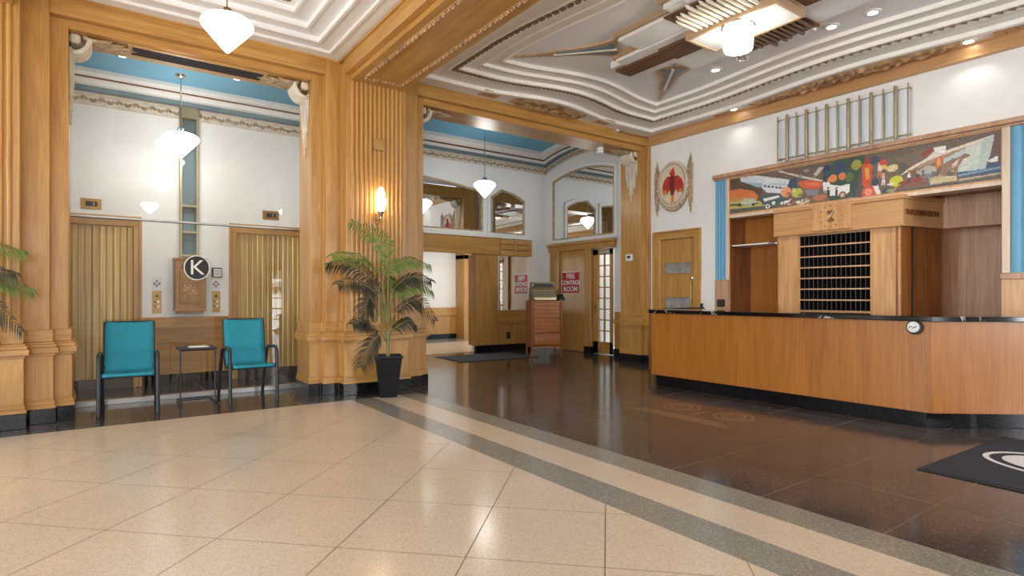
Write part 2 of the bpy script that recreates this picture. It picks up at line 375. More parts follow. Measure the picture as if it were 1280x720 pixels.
ib.box(5.22, 5.56, 3.996, 4.002, -0.002, 0.0008)
ib.build('inlay_lines', 'inlay', floor, label='thin bronze inlay of two double circles and parallel lines')

# ================================================================== OUTER ROOM SHELL (mostly behind the camera)
ZC = 4.43
tag(MB().box(XL, 10.4, YB - 0.3, 18, 5.0, 5.15).build('ceiling', 'ceilw'), 'plain slab above the decorated ceilings', 'ceiling', kind='structure')
def windowed_wall(name, label, along, pos, lo, hi, wins, out):
    # wall with tall openings and mullioned windows added for fill light; along 'x' or 'y'
    root = thing(name, label, 'wall', kind='structure')
    mb = MB(); th = 0.25 * out
    def bx(a0, a1, z0, z1):
        if along == 'x': mb.box(a0, a1, pos, pos + th, z0, z1)
        else: mb.box(pos, pos + th, a0, a1, z0, z1)
    e = lo
    for c, wd in wins:
        bx(e, c - wd / 2, 0, 5.0); bx(c - wd / 2, c + wd / 2, 0, 0.45); bx(c - wd / 2, c + wd / 2, 3.6, 5.0); e = c + wd / 2
    bx(e, hi, 0, 5.0)
    mb.build('plaster', 'cream', root)
    for c, wd in wins:
        fr = MB()
        def f2(a0, a1, z0, z1, d0=0.06, d1=0.12):
            if along == 'x': fr.box(a0, a1, pos + d0 * out, pos + d1 * out, z0, z1)
            else: fr.box(pos + d0 * out, pos + d1 * out, a0, a1, z0, z1)
        a0, a1 = c - wd / 2, c + wd / 2
        f2(a0, a0 + 0.07, 0.45, 3.6); f2(a1 - 0.07, a1, 0.45, 3.6); f2(a0, a1, 0.45, 0.53); f2(a0, a1, 3.52, 3.6)
        for q in range(1, 4): f2(a0 + wd * q / 4 - 0.025, a0 + wd * q / 4 + 0.025, 0.5, 3.55)
        for q in range(1, 6): f2(a0, a1, 0.45 + 3.15 * q / 6 - 0.02, 0.45 + 3.15 * q / 6 + 0.02)
        wf = fr.build('added_window_frame', 'oakv', root)
    return root
windowed_wall('wall_back', 'cream wall with tall mullioned windows added for fill, unseen behind the camera', 'x', YB, XL, 10.0, WIN_BACK, -1)
windowed_wall('wall_left', 'cream side wall with tall mullioned windows added for fill, unseen at the far left', 'y', XL, YB, 7.6, WIN_LEFT, -1)

r = thing('door_6', 'narrow glazed street door behind the camera, seen reflected in the glass', 'door', (5.55, YB, 0), kind='structure')
for a, b_ in ((5.25, 5.32), (5.78, 5.85)): box('door_stile', 'oakv', r, a, b_, YB, YB + 0.06, 0, 2.3)
for z in (0, 0.4, 0.8, 1.2, 1.6, 1.95, 2.25): box('glazing_bar', 'oakx', r, 5.25, 5.85, YB, YB + 0.05, z, z + 0.05)
box('bright_pane', 'dayglass', r, 5.32, 5.78, YB + 0.01, YB + 0.02, 0.02, 2.28)

# ================================================================== PIERS
def pier(name, label, xs, z1=ZC):
    x0, x1, x2, x3, x4, x5 = xs
    root = thing(name, label, 'column', ((x2 + x3) / 2, 7.8, 0))
    def pl(o):
        return [(x0 - o, 8.24), (x0 - o, 7.70 - o), (x1 - o, 7.70 - o), (x1 - o, 7.60 - o), (x2 - o, 7.60 - o), (x2 - o, 7.42 - o), (x3 + o, 7.42 - o),
                (x3 + o, 7.60 - o), (x4 + o, 7.60 - o), (x4 + o, 7.70 - o), (x5 + o, 7.70 - o), (x5 + o, 8.24)]
    MB().prism(pl(0), 0.1, z1).build('shaft', 'oakv', root, 0.004)
    MB().prism(pl(0.055), 0, 0.15).build('plinth', 'granite', root, 0.004)
    bmld = MB()
    for o, a, b_ in ((0.052, 0.15, 0.19), (0.044, 0.19, 0.225), (0.036, 0.225, 0.24)): bmld.prism(pl(o), a, b_)
    bmld.build('base_moulding', 'oakx', root, 0.003)
    MB().prism(pl(0.032), 0.24, 0.69).build('wainscot', 'oakv', root, 0.003)
    cap = MB()
    for o, a, b_ in ((0.05, 0.69, 0.715), (0.075, 0.715, 0.775), (0.06, 0.775, 0.81), (0.045, 0.81, 0.83)): cap.prism(pl(o), a, b_)
    cap.build('cap_rail', 'oakx', root, 0.004)
    MB().prism(pl(0.03), 0.83, 0.955).build('upper_band', 'oakx', root, 0.006)
    n = 12; a0 = x2 + 0.05; sp = (x3 - x2 - 0.10) / n
    prof = [(-0.024, 0.0)] + [(-0.024 * math.cos(PI * i / 8), -0.026 * math.sin(PI * i / 8)) for i in range(1, 8)] + [(0.024, 0.0)]
    cx = a0 + sp / 2
    r0 = MB().prism([(cx + p, 7.42 + q) for p, q in prof], 0.955, 4.135).build('reed', 'oakv', root, smooth=True)
    for i in range(1, n): dup_part(r0, dx=sp * i)
    return root
p_mid = pier('fluted_pier', 'oak fluted pier with black plinth behind the potted palm', [2.28, 2.44, 2.65, 3.50, 3.77, 3.91])
p_left = pier('fluted_pier', 'oak fluted pier cut off by the left edge of the picture', [-1.85, -1.69, -1.47, -0.62, -0.40, -0.25])
# corner jamb pilaster at the right bay
cp = thing('corner_pilaster', 'oak corner pilaster with thermostat, between vestibule and reception wall', 'column', (8.7, 7.9, 0))
def cpl(o): return [(9.1, 8.24 + 0 * o), (8.63 - o, 8.24), (8.63 - o, 7.70 - o), (8.70 - o, 7.70 - o), (8.70 - o, 7.60 - o), (9.1, 7.60 - o)]
MB().prism(cpl(0), 0.1, ZC).build('shaft', 'oakv', cp, 0.004)
MB().prism(cpl(0.055), 0, 0.15).build('plinth', 'granite', cp)
MB().prism(cpl(0.045), 0.15, 0.215).prism(cpl(0.036), 0.215, 0.24).build('base_moulding', 'oaky', cp)
MB().prism(cpl(0.03), 0.24, 0.69).build('wainscot', 'oakv', cp)
cm = MB()
for o_, a, b_ in ((0.045, 0.69, 0.72), (0.065, 0.72, 0.77), (0.05, 0.77, 0.83)): cm.prism(cpl(o_), a, b_)
cm.build('cap_rail', 'oaky', cp); MB().prism(cpl(0.028), 0.83, 0.955).build('upper_band', 'oaky', cp)

# bay headers
def bay(name, label, xo0, xo1, xi0, xi1, vent=False):
    r = thing(name, label, 'trim', ((xi0 + xi1) / 2, 7.9, 4.13), kind='structure')
    box('header_face', 'oakx', r, xo0, xo1, 7.598, 7.70, 4.22, ZC, 0.004)
    box('header_soffit', 'oakx', r, xi0, xi1, 7.70, 8.24, 4.13, ZC, 0.004)
    box('picture_bead', 'oakx', r, xo0 - 0.2, xo1 + 0.2, 7.585, 7.60, ZC - 0.025, ZC)
    if vent:
        fx0, fx1, fy0, fy1 = 0.28, 1.76, 7.76, 8.10
        v = MB().ring([(fx0, fy0), (fx1, fy0), (fx1, fy1), (fx0, fy1)], [(fx0 + .04, fy0 + .04), (fx1 - .04, fy0 + .04), (fx1 - .04, fy1 - .04), (fx0 + .04, fy1 - .04)], 4.112, 4.13).build('vent_frame', 'oakx', r)
        box('vent_mesh', 'vent', r, fx0 + .04, fx1 - .04, fy0 + .04, fy1 - .04, 4.122, 4.13)
        for q in range(5):
            y = fy0 + 0.06 + q * 0.055; box('vent_bar', 'vent', r, fx0 + .04, fx1 - .04, y, y + 0.008, 4.112, 4.124)
    return r
bay('trim_1', 'oak header over the elevator lobby opening with a long dark vent', -0.40, 2.44, -0.25, 2.28, True)
bay('trim_2', 'oak header over the vestibule opening', 3.77, 8.70, 3.91, 8.63)

# carved brackets at the upper corners of the bays
def bracket(side, jx, label, flip_mat='carve'):
    # side +1: jamb at left (ornament grows to +x), -1: jamb at right
    r = thing('carved_bracket', label, 'ornament', (jx, 7.95, 4.13), 'carved brackets in the bay corners')
    s = side; z = 4.128
    sc_ = MB()
    for q in range(6):
        y = 7.80 + 0.055 * q; pts = []
        for i in range(9):
            a = PI / 2 * i / 8; rr = 0.17
            pts.append((jx + s * (0.015 + rr * math.sin(a)), y, z - 0.015 - rr * (1 - math.cos(a)) - 0.10 * math.sin(a) * 0 - 0.0))
        pts = [(jx + s * (0.03 + 0.15 * math.sin(PI / 2 * i / 8 + 0.0)), y, z - 0.205 + 0.17 * (1 - math.cos(PI / 2 * i / 8)) ) for i in range(9)]
        sc_.tube(pts, 0.027, 8)
    sc_.build('scroll', flip_mat, r, smooth=True)
    box('scroll_cap', flip_mat, r, jx, jx + s * 0.10, 7.78, 8.11, z - 0.10, z, 0.02)
    lens = [0.34, 0.52, 0.70, 0.86, 0.72, 0.54, 0.36]
    for i, L in enumerate(lens):
        y = 7.79 + 0.045 * i; L2 = L * random.uniform(0.92, 1.05)
        f = MB(); tk = 0.02 + 0.012 * (i % 2)
        f.box(jx + s * 0.001, jx + s * tk, y, y + 0.042, z - 0.16 - L2 * 0.8, z - 0.15); f.box(jx + s * 0.001, jx + s * (tk - 0.008), y + 0.010, y + 0.034, z - 0.16 - L2, z - 0.16 - L2 * 0.78)
        f.box(jx + s * tk, jx + s * (tk + 0.012), y + 0.008, y + 0.034, z - 0.16 - L2 * 0.5, z - 0.17)
        f.build('feather', flip_mat, r, 0.004)
    lens = [0.26, 0.38, 0.46, 0.50, 0.44, 0.36, 0.25]
    for i, L in enumerate(lens):
        y = 7.79 + 0.045 * i + 0.02; f = MB()
        f.tube([(jx + s * 0.13, y, z - 0.02), (jx + s * 0.2, y, z - 0.038), (jx + s * (0.13 + L * 0.8), y, z - 0.025), (jx + s * (0.13 + L), y, z - 0.006)], [0.022, 0.024, 0.02, 0.006], 6)
        for q in range(4): f.tube([(jx + s * (0.19 + L * 0.17 * q), y, z - 0.045), (jx + s * (0.235 + L * 0.17 * q), y, z - 0.03)], [0.016, 0.007], 6)
        f.build('soffit_feather', 'carveg', r, smooth=True)
    return r
bracket(1, -0.25, 'carved plaster bracket at the left jamb of the elevator lobby opening')
bracket(-1, 2.28, 'carved plaster bracket at the right jamb of the elevator lobby opening')
bracket(1, 3.91, 'carved plaster bracket at the left end of the vestibule soffit')
bracket(-1, 8.63, 'carved plaster bracket on the corner pilaster beside the red bird plaque')

# ================================================================== GREAT BEAM overhead and left coffer
def great_beam(label, x0, x1, yend=-6.0):
    r = thing('ceiling_beam', label, 'beam', ((x0 + x1) / 2, 7.4, 4.135), 'oak ceiling beams landing on the piers')
    box('beam_body', 'oaky', r, x0 - 0.08, x1 + 0.08, yend, 7.42, 4.20, 4.62, 0.004)
    box('beam_soffit', 'oaky', r, x0, x1, yend, 7.42, 4.135, 4.20, 0.004)
    for s, xx in ((-1, x0 - 0.08), (1, x1 + 0.08)):
        box('crown_bead', 'oaky', r, xx, xx + s * 0.025, yend, 7.60, ZC - 0.04, ZC - 0.012)
    # raised carved border round a sunk panel, continuing past the camera
    y1 = 7.22; y0 = 0.6
    for a, b_, c, d in ((x0 + 0.10, x0 + 0.15, y0, y1), (x1 - 0.15, x1 - 0.10, y0, y1), (x0 + 0.10, x1 - 0.10, y1 - 0.05, y1), (x0 + 0.10, x1 - 0.10, y0, y0 + 0.05)):
        mb = MB(); mb.box(a, b_, c, d, 4.124, 4.135)
        L = max(b_ - a, d - c); n = int(L / 0.05)
        for i in range(n):
            t_ = (i + 0.5) / n
            cx, cy = ((a + b_) / 2, c + (d - c) * t_) if d - c > b_ - a else (a + (b_ - a) * t_, (c + d) / 2)
            mb.lathe([(0.0, -0.016), (0.012, -0.012), (0.019, 0.0)], (cx + 0.006 * (-1) ** i, cy, 4.124), 6, False)
        mb.build('carved_border', 'carvew', r)
    box('sunk_panel', 'oaky', r, x0 + 0.15, x1 - 0.15, y0 + 0.05, y1 - 0.05, 4.130, 4.136)
    return r
great_beam('broad oak ceiling beam with carved border landing on the pier behind the palm', 2.70, 3.45)
great_beam('oak ceiling beam landing on the pier at the left picture edge', -1.42, -0.67)
cf = thing('ceiling_coffer', 'white stepped coffer ceiling at the upper left with gold grille', 'ceiling', (1.0, 4.5, ZC), kind='structure')
cf.name = 'ceiling.001'; OFF[cf.name] = Vector((1.0, 4.5, ZC))
X0, X1, Y0, Y1 = -0.60, 2.62, 0.9, 7.60
def rect(d): return [(X0 + d, Y0 + d), (X1 - d, Y0 + d), (X1 - d, Y1 - d), (X0 + d, Y1 - d)]
ZS = [ZC, 4.45, 4.50, 4.55, 4.60]
for k in range(4):
    d0, d1 = 0.2 * k, 0.2 * (k + 1)
    MB().ring(rect(d0 - (0.02 if k else 0)), rect(d1), ZS[k], ZS[k + 1] + 0.02).build('coffer_step', 'ceilw', cf)
    MB().ring(rect(d1 - 0.035), rect(d1), ZS[k] - 0.012, ZS[k] + 0.002).build('coffer_bead', 'bead', cf)
MB().ring(rect(0.8), rect(0.86), 4.60, 4.63).build('grille_frame', 'ceilw', cf)
MB().prism(rect(0.78), 4.63, 4.66).build('coffer_top', 'ceilw', cf)
gm = MB()
gx0, gx1, gy0, gy1 = X0 + 0.86, X1 - 0.86, Y0 + 0.86, Y1 - 0.86
for i in range(38): gm.box(gx0 + (gx1 - gx0) * i / 38, gx0 + (gx1 - gx0) * (i + .5) / 38, gy0, gy1, 4.606, 4.615)
gm.box(gx0, gx1, gy0, gy1, 4.615, 4.63)
for i in range(100): gm.box(gx0, gx1, gy0 + (gy1 - gy0) * i / 100, gy0 + (gy1 - gy0) * (i + .4) / 100, 4.600, 4.608)
gm.build('gold_grille', 'gold', cf)
MB().box(XL, -1.5, YB, 7.6, 4.5, 4.6).box(-1.5, 3.5, YB, 0.9, 4.5, 4.6).box(3.5, 9.1, YB, -0.05, 4.5, 4.6).build('plain_ceiling', 'ceilw', cf)
tag(box('wall_front', 'cream', None, XL, -1.84, 7.85, 8.1, 0, 5.0), 'cream wall beyond the left pier, outside the picture', 'wall', kind='structure')

# ================================================================== RIGHT CEILING: bowed trays
CX, CY, HX, HYY = 6.03, 3.77, 2.05, 3.15
def outline(d, amp=1.0, n=28):
    hx, hy = HX - d, HYY - d
    def bump(t, hw): return 0.5 * (1 + math.cos(PI * t / hw)) if abs(t) < hw else 0.0
    pts = []
    for i in range(n): x = -hx + 2 * hx * i / n; pts.append((x, -hy + 0.24 * amp * bump(x, 1.5)))
    for i in range(n): y = -hy + 2 * hy * i / n; pts.append((hx - 0.20 * amp * bump(y, 2.2), y))
    for i in range(n): x = hx - 2 * hx * i / n; pts.append((x, hy - 0.24 * amp * bump(x, 1.5)))
    for i in range(n): y = hy - 2 * hy * i / n; pts.append((-hx + 0.20 * amp * bump(y, 2.2), y))
    return [(CX + p[0], CY + p[1]) for p in pts]
RX0, RX1, RY0, RY1 = 3.50, 8.72, -0.05, 7.61
def rect_outline(n=28):
    pts = []
    for i in range(n): pts.append((RX0 + (RX1 - RX0) * i / n, RY0))
    for i in range(n): pts.append((RX1, RY0 + (RY1 - RY0) * i / n))
    for i in range(n): pts.append((RX1 - (RX1 - RX0) * i / n, RY1))
    for i in range(n): pts.append((RX0, RY1 - (RY1 - RY0) * i / n))
    return pts
ct = thing('ceiling_tray', 'ornate stepped ceiling with bowed grey and white bands over the reception', 'ceiling', (CX, CY, 4.4), kind='structure')
ct.name = 'ceiling.002'; OFF[ct.name] = Vector((CX, CY, 4.4))
MB().ring(rect_outline(), outline(-0.40), 4.40, 4.5).build('outer_band', 'ceilw', ct)
def tray(name, mat, prof):
    mb = MB(); n = None
    outs = [(outline(d), z) for d, z in prof]
    for (o1, z1), (o2, z2) in zip(outs, outs[1:]):
        n = len(o1); mb.add([p + (z1,) for p in o1] + [p + (z2,) for p in o2], [(i, (i + 1) % n, n + (i + 1) % n, n + i) for i in range(n)])
    return mb.build(name, mat, ct)
tray('bead', 'bead', [(-0.44, 4.402), (-0.44, 4.375), (-0.37, 4.375), (-0.37, 4.43)])
tray('tray_band', 'grey', [(-0.37, 4.43), (-0.06, 4.43)])
tray('bead', 'bead', [(-0.06, 4.43), (-0.06, 4.408), (-0.04, 4.408), (-0.04, 4.437), (0.032, 4.437), (0.032, 4.412), (0.065, 4.412), (0.065, 4.465)])
tray('tray_band', 'grey', [(0.065, 4.465), (0.262, 4.465)])
tray('bead', 'bead', [(0.262, 4.465), (0.262, 4.448), (0.284, 4.448), (0.284, 4.495)])
tray('tray_band', 'grey', [(0.284, 4.495), (0.472, 4.495)])
tray('bead', 'bead', [(0.472, 4.495), (0.472, 4.478), (0.494, 4.478), (0.494, 4.53)])
MB().prism(outline(0.49), 4.53, 4.56).build('ceiling_field', 'field', ct)
# dentil chain along the groove
dm = MB(); ol = outline(0.0, n=60); ol2 = outline(0.032, n=60); ol3 = outline(-0.04, n=60)
def lerp(a, b_, t_): return tuple(a[i] + (b_[i] - a[i]) * t_ for i in range(2))
acc = 0.0; step = 0.11
for i in range(len(ol)):
    a, b_ = ol[i], ol[(i + 1) % len(ol)]; L = math.dist(a, b_); nn = max(1, round(L / step))
    for k in range(nn):
        t0, t1 = k / nn, (k + 0.62) / nn
        p = [lerp(ol2[i], ol2[(i + 1) % len(ol2)], t0), lerp(ol2[i], ol2[(i + 1) % len(ol2)], t1), lerp(ol3[i], ol3[(i + 1) % len(ol3)], (t0 + t1) / 2 + 0.15 / nn)]
        dm.prism(p, 4.402, 4.437)
o = dm.build('dentil_chain', 'dentil', ct); o['kind'] = 'stuff'
# carved friezes on the outer band (noise relief) and ribbed squares
def relief(name, mat, p00, p10, p11, p01, nu, nv, z, depth, curve=None):
    mb = MB(); vs = []; fs = []
    for j in range(nv + 1):
        for i in range(nu + 1):
            s_, t_ = i / nu, j / nv
            x = (p00[0] * (1 - s_) + p10[0] * s_) * (1 - t_) + (p01[0] * (1 - s_) + p11[0] * s_) * t_
            y = (p00[1] * (1 - s_) + p10[1] * s_) * (1 - t_) + (p01[1] * (1 - s_) + p11[1] * s_) * t_
            if curve: x, y = curve(s_, t_, x, y)
            e = min(1, 6 * min(t_, 1 - t_), 12 * min(s_, 1 - s_))
            h = abs(noise.noise(Vector((x * 9, y * 9, 3)))) * 1.2 + 0.5 * abs(noise.noise(Vector((x * 22, y * 22, 7))))
            vs.append((x, y, z - depth * e * min(1, 0.25 + h)))
    for j in range(nv):
        for i in range(nu): a = j * (nu + 1) + i; fs.append((a, a + 1, a + nu + 2, a + nu + 1))
    mb.add(vs, fs); return mb.build(name, mat, ct, smooth=True)
def bumpf(t, hw): return 0.5 * (1 + math.cos(PI * t / hw)) if abs(t) < hw else 0.0
for sgn in (1, -1):
    def cb(s_, t_, x, y, sgn=sgn):
        yo = CY + sgn * (HYY + 0.46 - 0.24 * bumpf(x - CX, 1.5)); yw = CY + sgn * 3.76
        return x, yo + (yw - yo) * t_
    relief('carved_frieze', 'carvew', (CX - 0.72, 0), (CX + 0.80, 0), (CX + 0.80, 1), (CX - 0.72, 1), 60, 12, 4.399, 0.06, cb)
    def cr(s_, t_, x, y, sgn=sgn):
        xo = CX + sgn * (HX + 0.46 - 0.20 * bumpf(y - CY, 2.2)); xw = CX + sgn * 2.62 if sgn > 0 else 3.52
        return xo + (xw - xo) * t_, y
    relief('carved_frieze', 'carvew', (0, CY - 1.25), (0, CY + 1.6), (1, CY + 1.6), (1, CY - 1.25), 90, 10, 4.399, 0.075, cr)
    for xa in (4.72, 7.14):
        yy = CY + sgn * 3.49; mb = MB()
        for q in range(4): mb.box(xa + 0.085 * q, xa + 0.085 * q + 0.07, yy, yy + sgn * 0.24, 4.385, 4.40)
        mb.build('ribbed_block', 'palehy', ct)
    for ya, yb in ((5.72, 6.05), (1.35, 2.24)):
        mb = MB(); xx = CX + sgn * 2.50; nn = max(3, int((yb - ya) / 0.11))
        for q in range(nn): mb.box(xx, xx + sgn * (0.19 if sgn > 0 else 0.05), ya + (yb - ya) * q / nn, ya + (yb - ya) * (q + 0.8) / nn, 4.382, 4.40)
        mb.build('ribbed_block', 'palehy', ct)

# centre medallion
MX, MY = 5.95, 3.80
md = thing('ceiling_medallion', 'stepped white and brown ribbed ceiling centrepiece around the drum lamp', 'ornament', (MX, MY, 4.53))
def slab(mat, hx, hy, z0, z1, name='slab'): return box(name, mat, md, MX - hx, MX + hx, MY - hy, MY + hy, z0, z1, 0.004)
slab('tanpaint', 0.79, 1.25, 4.47, 4.535, 'edge_slab'); slab('tanpaint', 0.36, 1.70, 4.455, 4.535, 'edge_slab'); slab('tanpaint', 0.98, 0.39, 4.48, 4.535, 'edge_slab')
slab('ceilw', 0.74, 1.22, 4.43, 4.52); slab('ceilw', 0.33, 1.66, 4.42, 4.52); slab('ceilw', 0.94, 0.36, 4.425, 4.52); slab('ceilw', 0.20, 1.88, 4.435, 4.53)
for s in (1, -1):
    for q in range(6):
        x = MX - 0.145 + 0.05 * q
        box('dark_rib', 'brownrib', md, x, x + 0.03, MY + s * 0.62, MY + s * 1.84, 4.385, 4.425)
    for q in (-1, 6):
        x = MX - 0.145 + 0.05 * q
        box('dark_rib', 'brownrib', md, x, x + 0.03, MY + s * 0.62, MY + s * 1.06, 4.385, 4.425)
    for q in range(12):
        y = MY - 0.42 + 0.07 * q + (0.05 if s < 0 else 0); L = 0.86 - 0.10 * abs(((q * 2 + 3) % 5) - 2) * 0.6 - 0.02 * abs(q - 5.5)
        MB().tube([(MX + s * 0.26, y, 4.385), (MX + s * L, y, 4.385), (MX + s * (L + 0.04), y, 4.392)], [0.022, 0.022, 0.006], 10).build('rib', 'creamrib' if s < 0 else 'brownrib', md, smooth=True)
    box('rib_backing', 'brownrib', md, MX + s * 0.26, MX + s * 0.80, MY - 0.47, MY + 0.47, 4.41, 4.424)
MB().ring([(MX - .29, MY - .57), (MX + .29, MY - .57), (MX + .29, MY + .57), (MX - .29, MY + .57)], [(MX - .25, MY - .53), (MX + .25, MY - .53), (MX + .25, MY + .53), (MX - .25, MY + .53)], 4.325, 4.43).build('plate_frame', 'tanpaint', md, 0.004)
box('plate', 'ceilw', md, MX - .25, MX + .25, MY - .53, MY + .53, 4.335, 4.43)
def fan(sx, sy, rowlen, bx_, by_):
    d = Vector((sx * rowlen[0], sy * rowlen[1], 0)); L = d.length; d.normalize(); n_ = Vector((-d.y, d.x, 0)); B = Vector((bx_, by_, 0))
    def leaf(prof, z0, z1, mat, name):
        pts = [(B + d * (L * s_) + n_ * w_) for s_, w_ in prof] + [(B + d * (L * s_) - n_ * w_) for s_, w_ in reversed(prof)]
        MB().prism([(p.x, p.y) for p in pts], z0, z1).build(name, mat, md)
    leaf([(0, .27), (.12, .19), (.25, .13), (.42, .095), (.6, .085), (.62, .06), (.75, .045), (.77, .028), (1.0, .006)], 4.505, 4.535, 'tanpaint', 'fan_leaf')
    leaf([(0.02, .17), (.12, .11), (.25, .075), (.42, .055), (.58, .05)], 4.495, 4.52, 'steelb', 'fan_inlay')
    leaf([(0, .018), (.6, .018)], 4.485, 4.51, 'creamrib', 'fan_rib')
for sx in (1, -1):
    for sy in (1, -1): fan(sx, sy, (0.92, 1.02), CX + sx * 0.56, CY + sy * 1.52)
# drum lamp
dl = thing('drum_lamp', 'glowing drum lamp with chrome rim under the ceiling centrepiece', 'lamp', (MX - 0.12, MY - 0.02, 4.335))
lx, ly = MX - 0.12, MY - 0.02
MB().lathe([(0.0, -0.30), (0.10, -0.30), (0.145, -0.285), (0.155, -0.26), (0.16, -0.03), (0.0, -0.03)], (lx, ly, 4.335), 32, False).build('shade', 'drum', dl, smooth=True)
MB().lathe([(0.17, -0.035), (0.182, -0.03), (0.182, -0.012), (0.17, -0.008)], (lx, ly, 4.335), 32, False).lathe([(0.10, -0.03), (0.10, 0.0)], (lx, ly, 4.335), 20).build('rim', 'chrome', dl, smooth=True)
for a in range(3):
    an = a * 2.09 + 0.5; cx_, cy_ = lx + 0.168 * math.cos(an), ly + 0.168 * math.sin(an)
    MB().box(cx_ - .008, cx_ + .008, cy_ - .008, cy_ + .008, 4.25, 4.332).build('clip', 'chrome', dl)
# downlights
DLN = ['recessed downlight nearest the back of the grey ceiling field', 'unlit-looking chrome downlight beside the drum lamp', 'bright downlight right of the drum lamp', 'bright downlight highest at the upper right of the ceiling',
       'downlight in the outer band above the long wall at the right', 'downlight in the outer band above the door side of the reception wall']
for i, (x, y, z) in enumerate([(7.16, 5.0, 4.53), (7.12, 4.55, 4.53), (7.14, 3.39, 4.53), (7.16, 2.945, 4.53), (8.60, 2.47, 4.40), (8.557, 5.63, 4.40)]):
    r = thing('recessed_downlight', DLN[i], 'light', (x, y, z), 'recessed ceiling downlights')
    MB().lathe([(0.05, -0.004), (0.055, -0.016), (0.085, -0.012), (0.092, 0.0)], (x, y, z), 24, False).build('trim_ring', 'chrome' if i == 1 else 'white', r, smooth=True)
    MB().lathe([(0.0, -0.008), (0.052, -0.006)], (x, y, z), 20, False).build('lens', 'spot' if i != 1 else 'frost', r)
    if i != 1:
        l = bpy.data.lights.new('spot', 'SPOT'); l.energy = 60 if z > 4.5 else 5; l.spot_size = 1.9; l.spot_blend = 0.8; l.shadow_soft_size = 0.05; l.color = (1, 0.93, 0.82)
        lo = bpy.data.objects.new('downlight_beam', l); COL.objects.link(lo); lo.parent = r; lo.location = (0, 0, -0.03)

# pendants
def pendant(x, y, z, ztop, label):
    r = thing('pendant_lamp', label, 'lamp', (x, y, z), 'white diamond glass pendant lamps')
    MB().lathe([(0.05, 0.155), (0.12, 0.15), (0.185, 0.128), (0.218, 0.095), (0.224, 0.072), (0.214, 0.048), (0.14, -0.038), (0.06, -0.128), (0.014, -0.18), (0.0, -0.185)], (x, y, z), 32, False).build('shade', 'lamp', r, smooth=True)
    MB().lathe([(0.0, 0.235), (0.03, 0.23), (0.045, 0.20), (0.055, 0.155), (0.0, 0.15)], (x, y, z), 20, False).build('fitter', 'chrome', r, smooth=True)
    MB().tube([(x, y, z + 0.22), (x, y, ztop)], 0.008, 8).build('rod', 'chrome', r)
    MB().lathe([(0.012, -0.05), (0.05, -0.035), (0.07, -0.012), (0.075, 0.0)], (x, y, ztop), 20).build('canopy', 'chrome', r, smooth=True)
    return r
pendant(0.97, 5.85, 3.72, 4.605, 'white diamond pendant hanging under the left coffer, largest and highest')
pendant(0.92, 9.00, 3.36, 4.30, 'white diamond pendant hanging in the elevator lobby behind the glass')
pendant(6.45, 9.95, 3.50, 4.825, 'white diamond pendant hanging in the vestibule under the blue vault')
pendant(1.20, 1.20, 3.90, 4.60, 'white diamond pendant behind the camera, seen as upper reflection in the glass')
pendant(-3.6, 5.0, 3.80, 4.50, 'unseen white diamond pendant added as fill left of the view')  # this and the next three hang out of view, added to brighten the room
pendant(-3.6, 0.0, 3.80, 4.50, 'unseen white diamond pendant added as fill behind the camera at the left')
pendant(4.7, -1.5, 3.80, 4.50, 'unseen white diamond pendant added as fill behind the camera at the right')
pendant(7.4, -1.5, 3.80, 4.50, 'unseen white diamond pendant added as fill next to the reception wall')
pendant(1.20, -2.40, 3.80, 4.50, 'white diamond pendant far behind the camera, seen as lower reflection in the glass')

# ================================================================== ELEVATOR LOBBY
YW = 9.87
lw = thing('wall_lobby', 'white wall of the elevator lobby with oak wainscot and leaf frieze', 'wall', (1.0, YW, 0), kind='structure')
mb = MB()
for a, b_, z0, z1 in ((-1.6, -0.95, 0, 4.6), (-0.95, 0.44, 2.29, 4.6), (0.44, 1.77, 0, 4.6), (1.77, 2.85, 2.29, 4.6), (2.85, 3.1, 0, 4.6)): mb.box(a, b_, YW, YW + 0.2, z0, z1)
mb.build('plaster', 'plaster', lw)
MB().box(0.52, 1.66, YW - 0.02, YW, 0.15, 0.80).build('wainscot_panel', 'oakx', lw)
MB().box(0.50, 1.67, YW - 0.035, YW, 0.80, 0.83).box(0.50, 1.67, YW - 0.05, YW, 0.83, 0.88).box(0.50, 1.67, YW - 0.03, YW, 0.88, 0.99).build('wainscot_rail', 'oakx', lw, 0.003)
MB().box(-1.6, -0.95, YW - 0.03, YW, 0, 0.15).box(0.50, 1.67, YW - 0.03, YW, 0, 0.15).build('black_base', 'granite', lw)
def frieze_x(parent, x0, x1, y, z0, z1, name='leaf_frieze'):
    # running leaf relief on a cornice strip facing -y
    h = z1 - z0
    MB().box(x0, x1, y - 0.03, y, z0, z0 + 0.22 * h).box(x0, x1, y - 0.03, y, z1 - 0.2 * h, z1).build('frieze_moulding', 'carve', parent)
    box('frieze_ground', 'cream', parent, x0, x1, y - 0.008, y, z0 + 0.2 * h, z1 - 0.18 * h)
    mb = MB(); n = int((x1 - x0) / 0.10); zc = (z0 + z1) / 2
    for i in range(n):
        cx = x0 + (i + 0.5) * (x1 - x0) / n; s = (-1) ** i
        pts = [(cx - 0.05 + 0.10 * q / 5, y - 0.014, zc + s * 0.17 * h * math.sin(PI * q / 5)) for q in range(6)]
        mb.tube(pts, [0.008, 0.013, 0.017, 0.014, 0.011, 0.007], 5)
        for a_ in (0.6, 2.4): mb.tube([(cx, y - 0.014, zc + s * 0.1 * h), (cx + 0.028 * math.cos(a_), y - 0.016, zc - s * 0.10 * h * math.sin(a_)), (cx + 0.05 * math.cos(a_), y - 0.012, zc - s * 0.22 * h * math.sin(a_))], [0.006, 0.013, 0.003], 5)
    o_ = mb.build(name, 'carveg', parent, smooth=True); o_['kind'] = 'stuff'
frieze_x(lw, -1.6, 3.1, YW - 0.001, 3.935, 4.09)
